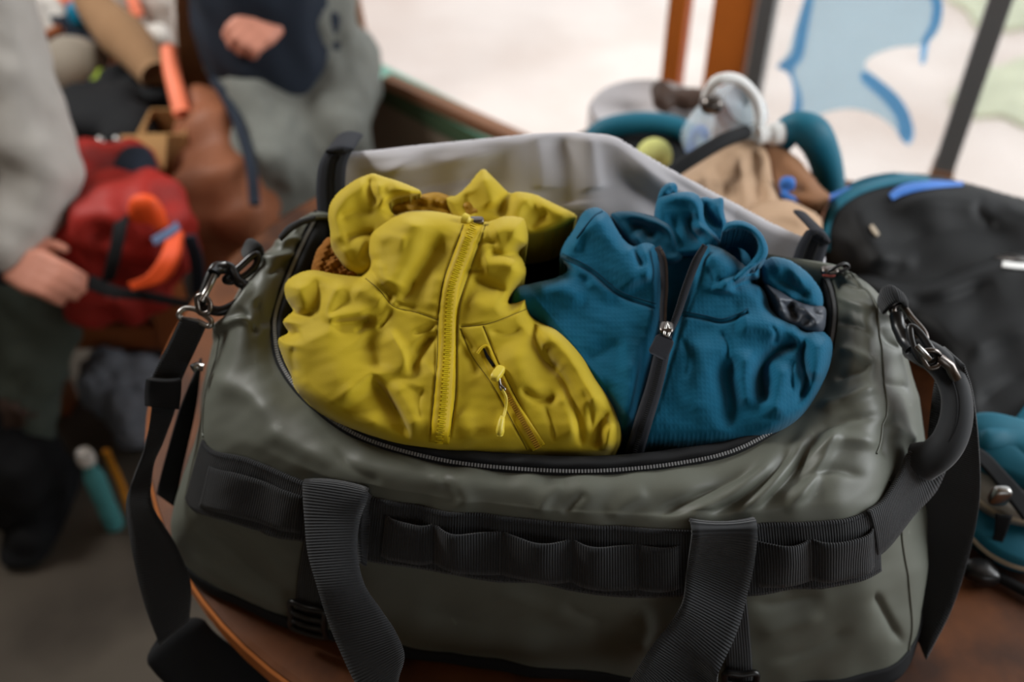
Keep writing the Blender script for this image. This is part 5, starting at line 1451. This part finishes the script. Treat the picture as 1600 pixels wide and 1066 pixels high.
obj('foam_pad', V, [tuple(range(96, 144))[::-1], tuple(range(48, 96))] + [(i, (i + 1) % 48, 48 + (i + 1) % 48, 48 + i) for i in range(48)] + [(i, 96 + i, 96 + (i + 1) % 48, (i + 1) % 48) for i in range(48)], 'padlt', label='taupe six sided foam seat pad', cat='pad')
pile('amber_bag', [sup(u(132, 152, 2.22), (.055, .03, .022), .8)], .006, 'amber', 'amber stuff sack below the taupe pad', 'bag', [(.05, .004, 18)])
pile('lime_bag', [sup(u(160, 132, 2.24), (.022, .03, .03), .8)], .006, 'lawn', 'lime green pouch right of the taupe pad', 'pouch', [(.05, .004, 19)])
pile('tan_cloth', [sup(u(62, 130, 2.30), (.05, .06, .09), .8), sup(u(75, 190, 2.22), (.04, .05, .07), .8)], .009, 'cloth_tan', 'tan cloth between grey sweater sleeve and taupe pad', 'cloth', [(.07, .008, 20)])
obj('cyan_mug', *sup(u(121, 22, 2.42), (.022, .022, .032), .8), 'cyan', label='small cyan mug at the top of the pile', cat='mug')
pile('white_jacket', [sup(u(45, 45, 2.5), (.11, .08, .08), .8)], .010, 'paper', 'white crumpled jacket at the back of the pile', 'jacket', [(.09, .010, 21)])
pile('slate_jacket', [sup(u(15, 90, 2.42), (.06, .07, .09), .8)], .010, 'slate', 'slate blue jacket behind the grey sweater shoulder', 'jacket', [(.08, .010, 22)])
pile('dark_jacket', [sup(u(120, 60, 2.5), (.10, .07, .06), .8), sup(u(150, 85, 2.36), (.03, .04, .04), .8)], .009, 'navy', 'dark jacket under the cyan mug', 'jacket', [(.08, .008, 23)])
obj('orange_strap', *tube_mesh(cr([u(52, 62, 2.40), u(72, 56, 2.40), u(96, 44, 2.40)], 12), .013, 10), 'bench', label='burnt orange strap above the taupe pad', cat='strap')
pile('pink_cloth', [sup(u(60, -4, 2.55), (.12, .05, .03), .8)], .009, 'coral', 'pink cloth at the top left edge', 'cloth', [(.08, .006, 24)])

# ------------------------------------------------------------------ on the floor, left
pf = lambda px, py, z: fz(px, py, z)
pile('grey_jacket', [sup(pf(175, 590, .12), (.05, .10, .10), .9), sup(pf(215, 600, .10), (.09, .11, .09), .9), sup(pf(240, 650, .05), (.08, .08, .05), .9)], .009, 'greyfleece', 'grey jacket heaped on the floor under the bench', 'jacket', [(.10, .018, 25), (.05, .005, 26)])
aq = thing('aqua_bottle', 'slim aqua water bottle standing on the floor', 'bottle', pf(180, 822, 0))
b0 = pf(180, 822, 0)
V, fs = tube_mesh([b0 + [0, 0, z] for z in (0, .005, .06, .07, .08, .15, .17, .19)], [.016, .019, .019, .016, .019, .019, .014, .012], 20); obj('bottle_body', V, fs, 'aqua', aq)
V, fs = tube_mesh([b0 + [0, 0, z] for z in (.19, .195, .215, .222)], [.013, .016, .016, .013], 20); obj('cap', V, fs, 'paper', aq)
V, fs = tube_mesh([b0 + [.03, .02, .0], b0 + [.03, .025, .10], b0 + [.024, .03, .19]], [.007, .007, .007], 12); obj('yellow_stick', V, fs, 'amber', label='short amber stick leaning beside the aqua bottle', cat='stick')
V, fs = fs, V
sk = thing('drawstring_sack', 'black drawstring sack on the floor below the sweater hand', 'sack', pf(68, 830, 0))
s0 = pf(68, 830, 0)
fuse('body', [sup(s0 + [-.03, .03, .13], (.085, .085, .125), .8), sup(s0 + [-.05, .06, .24], (.05, .05, .06), .9)], .009, 'black', sk, 4, noise=[(.1, .010, 27)])
fuse('fur_trim', [sup(s0 + [-.01, .09, .27], (.055, .05, .04), .9)], .008, 'driftwood', sk, 3, noise=[(.03, .006, 28)])
fuse('white_tag', [sup(s0 + [-.10, .0, .20], (.03, .02, .015), .8)], .005, 'paper', sk, 3)

# ------------------------------------------------------------------ people
def hand(wrist, d, n, size=1.0, curl=.9, side=1):
    """fused pieces: palm, four fingers of different length, thumb. d = pointing direction, n = back of the hand"""
    d = np.asarray(d, float); d /= np.linalg.norm(d); n = np.asarray(n, float); n -= d * (n @ d); n /= np.linalg.norm(n)
    sd = np.cross(d, n) * side
    w0 = np.asarray(wrist, float); out = []
    pl = w0 + d * .085 * size
    for k in (-1, -.33, .33, 1):
        out.append(cap(w0 + sd * .016 * k * size + d * .01, pl + sd * .028 * k * size, .015 * size, .0135 * size))
    for k, ln in zip((-1, -.33, .33, 1), (.062, .078, .084, .076)):
        p = pl + sd * .028 * k * size; a = 0.25; r = .0105 * size
        for j, f in enumerate((.45, .32, .25)):
            dirv = d * math.cos(a) - n * math.sin(a)
            q = p + dirv * ln * f * size
            out.append(cap(p, q, r, r * .9)); p = q; r *= .9; a += curl
    p = w0 + d * .03 * size + sd * .03 * size
    q = p + (d * .6 + sd * .75 - n * .3) * .035 * size; out.append(cap(p, q, .014 * size, .012 * size))
    q2 = q + (d * .9 + sd * .1 - n * .45) * .033 * size; out.append(cap(q, q2, .012 * size, .0095 * size))
    return out
def head(c, look, parent):
    c = np.asarray(c, float); look = np.asarray(look, float) / np.linalg.norm(look)
    sd = np.cross(look, [0, 0, 1.0]); sd /= np.linalg.norm(sd); upv = np.cross(sd, look); A = np.stack([sd, look, upv])
    L = lambda x, y, z: c + sd * x + look * y + upv * z
    pcs = [sup(L(0, -.01, .03), (.075, .095, .085), 1, A), sup(L(0, .02, -.05), (.055, .065, .07), 1, A), cap(L(0, -.03, -.08), L(0, -.05, -.19), .052, .058),
           cap(L(0, .095, .01), L(0, .112, -.025), .010, .016), sup(L(.078, -.01, 0), (.012, .022, .032), 1, A), sup(L(-.078, -.01, 0), (.012, .022, .032), 1, A),
           sup(L(0, .084, -.065), (.026, .012, .010), 1, A)]
    hair = fuse('hair', [sup(L(0, -.03, .055), (.088, .10, .085), 1, A), sup(L(0, -.07, -.01), (.075, .055, .09), 1, A)], .008, 'hair', parent, 3, noise=[(.03, .003, 33)])
    for s_ in (-1, 1):
        V, fs = sup(L(.032 * s_, .078, .012), (.013, .009, .009), 1, A, 14, 10); obj('eye', V, fs, 'white', parent)
    return pcs

# seated person at the left edge, light grey sweater, hand on thigh
p1_ = thing('person', 'person in light grey sweater and dark green trousers sitting with hand on thigh', 'person', (-1.25, 1.45, 0))
pel = np.array([-1.42, 1.62, .50]); chest = np.array([-1.34, 1.50, .92]); neck = np.array([-1.28, 1.46, 1.10])
shR = u(-30, -10, 1.66); elb = u(68, 268, 1.72); wri = u(8, 408, 1.70)
shL = np.array([-1.50, 1.52, 1.02]); elL = np.array([-1.62, 1.38, .74]); wrL = np.array([-1.50, 1.20, .58])
kneeR = u(62, 470, 1.84); ankR = u(30, 690, 1.93); kneeL = np.array([-1.32, 1.12, .50]); ankL = np.array([-1.36, 1.12, .10])
hipR = pel + [.10, -.04, 0]; hipL = pel + [-.10, -.03, 0]
fuse('sweater', [cap(pel + [0, 0, .03], chest, .16, .17), cap(chest, neck, .15, .07), cap(shR, elb, .082, .066), cap(elb, wri + (elb - wri) * .12, .066, .046), cap(chest + [.1, 0, .08], shR, .09, .085),
                 cap(shL, elL, .08, .062), cap(elL, wrL, .06, .044), cap(chest + [-.08, 0, .06], shL, .1, .085)], .011, 'greyknit', p1_, 6, noise=[(.13, .006, 41), (.06, .002, 42)])
fuse('cuff', [cap(wri + (elb - wri) * .16, wri - (elb - wri) * .02, .047, .040)], .006, 'navy', p1_, 3)
fuse('trousers', [cap(pel, pel + [0, 0, .06], .17, .16), cap(hipR, kneeR, .105, .078), cap(kneeR, ankR, .078, .058), cap(hipL, kneeL, .105, .075), cap(kneeL, ankL, .072, .055)], .011, 'trousers_green', p1_, 6, noise=[(.12, .006, 43), (.05, .002, 44)])
hdir = u(62, 428, 1.66) - wri
pcs = hand(wri - hdir * .0, hdir, np.array([.1, -.55, .8]), 1.0, .55, -1) + [cap(wri + (elb - wri) * .2, wri, .034, .030)]
pcs += hand(wrL, [.35, -.75, -.35], [0, .2, 1], 1.0, .4, 1) + [cap(wrL + (elL - wrL) * .2, wrL, .033, .029)] + head([-1.24, 1.42, 1.28], [.35, -.85, -.35], p1_) + [cap([-1.27, 1.44, 1.19], [-1.31, 1.48, 1.0], .056, .07)]
pcs += [cap(shR, elb, .04, .035), cap(elb, wri, .034, .029), cap(shL, elL, .04, .035), cap(elL, wrL, .034, .028), cap(chest, neck, .10, .06), cap(chest, pel, .10, .10), cap(chest, shR, .07, .05), cap(chest, shL, .07, .05), cap(neck, [-1.25, 1.43, 1.22], .055, .05),
        cap(hipR, kneeR, .06, .05), cap(kneeR, ankR, .05, .04), cap(hipL, kneeL, .06, .05), cap(kneeL, ankL, .05, .04), cap(pel, hipR, .09, .06), cap(pel, hipL, .09, .06)]
fuse('body', pcs, .006, 'skin', p1_, 3)
for a_ in (ankR, ankL):
    g0 = np.array([a_[0], a_[1], 0])
    fuse('boot', [cap(g0 + [0, .02, .06], g0 + [0, .02, .16], .058, .06), cap(g0 + [0, .04, .05], g0 + [.03, -.13, .045], .052, .045), sup(g0 + [.015, -.05, .018], (.055, .14, .018), .6)], .008, 'black', p1_, 4)
sto = thing('stool', 'low wooden seat under the person in the grey sweater', 'stool', (-1.42, 1.66, 0))
V, fs = box((-1.42, 1.66, .33), .36, .34, .035); obj('seat', V, fs, 'bench', sto, smooth=False, bevel=.005)
for x in (-.14, .14):
    for y in (-.13, .13):
        V, fs = box((-1.42 + x, 1.66 + y, .156), .04, .04, .312); obj('leg', V, fs, 'bench', sto, smooth=False)

# standing person, navy sweater and grey trousers
p2_ = thing('person', 'standing person in navy sweater and grey trousers with one hand before the belly', 'person', (-.42, 1.95, 0))
hp = u(452, 60, 2.12)
cx, cy = hp[0], hp[1]
kR = u(425, 262, 2.02); kL = u(524, 215, 2.10)
aR = np.array([kR[0] + .01, kR[1] + .03, .09]); aL = np.array([kL[0] + .02, kL[1] + .05, .09])
hz = hp[2]
fuse('trousers', [cap([cx - .01, cy + .02, hz - .02], [cx + .01, cy + .02, hz + .12], .15, .15), cap([cx - .07, cy, hz - .06], kR, .112, .088), cap(kR, aR, .085, .065), cap([cx + .085, cy + .01, hz - .06], kL, .105, .085), cap(kL, aL, .082, .065)], .011, 'trousers_grey', p2_, 6, noise=[(.13, .008, 51), (.06, .0025, 52)])
ch = np.array([cx - .03, cy + .03, hz + .48])
s2R = ch + [-.17, 0, .06]; s2L = ch + [.17, 0, .06]
wr2 = u(452, 2, 1.98); el2 = u(520, -60, 2.08); elb2 = u(285, -150, 2.2); wr3 = u(300, -110, 2.2)
hem = u(416, 100, 2.0)
fuse('sweater', [cap([cx - .03, cy - .01, hz - .01], [cx - .03, cy + .01, hz + .2], .165, .16), cap([cx - .03, cy + .01, hz + .2], ch, .165, .17), cap(ch, ch + [0, 0, .14], .15, .07), cap(s2R, elb2, .08, .062), cap(s2L, el2, .08, .06), cap(ch + [-.08, 0, .05], s2R, .1, .08), cap(ch + [.08, 0, .05], s2L, .1, .08), cap(elb2, wr3, .058, .045)], .011, 'navy', p2_, 6, noise=[(.13, .006, 53)])
fuse('sleeve', [cap(el2 + (wr2 - el2) * .2, wr2 + (el2 - wr2) * .1, .052, .043)], .007, 'blue', p2_, 3)
hdir = u(388, 52, 1.93) - wr2
pcs = hand(wr2, hdir, np.array([.25, -.65, .6]), 1.12, 1.15, 1) + [cap(wr2 + (el2 - wr2) * .2, wr2, .034, .031)]
pcs += hand(wr3, [.1, -.4, -.9], [-1, -.3, 0], 1.0, .6, 1) + head([ch[0], ch[1] - .03, ch[2] + .36], [.3, -1, -.25], p2_) + [cap([ch[0], ch[1] - .01, ch[2] + .26], [ch[0], ch[1], ch[2] + .06], .056, .07)]
pcs += [cap(s2R, elb2, .04, .035), cap(elb2, wr3, .034, .029), cap(s2L, el2, .04, .035), cap(el2, wr2, .034, .029), cap(ch, ch + [0, 0, .24], .08, .055), cap(ch, [cx - .02, cy + .01, hz], .10, .10), cap(ch, s2R, .06, .05), cap(ch, s2L, .06, .05),
        cap([cx - .07, cy, hz - .05], kR, .06, .05), cap([cx - .02, cy + .01, hz], [cx - .07, cy, hz - .05], .09, .06), cap([cx - .02, cy + .01, hz], [cx + .085, cy + .01, hz - .05], .09, .06), cap(kR, aR, .05, .04), cap([cx + .085, cy + .01, hz - .05], kL, .06, .05), cap(kL, aL, .05, .04)]
fuse('body', pcs, .006, 'skin', p2_, 3)
for a_ in (aR, aL):
    g0 = np.array([a_[0], a_[1], 0])
    fuse('boot', [cap(g0 + [0, .02, .06], g0 + [0, .02, .14], .058, .06), cap(g0 + [0, .04, .05], g0 + [.02, -.13, .045], .052, .045), sup(g0 + [.01, -.05, .018], (.055, .14, .018), .6)], .008, 'driftwood', p2_, 4)
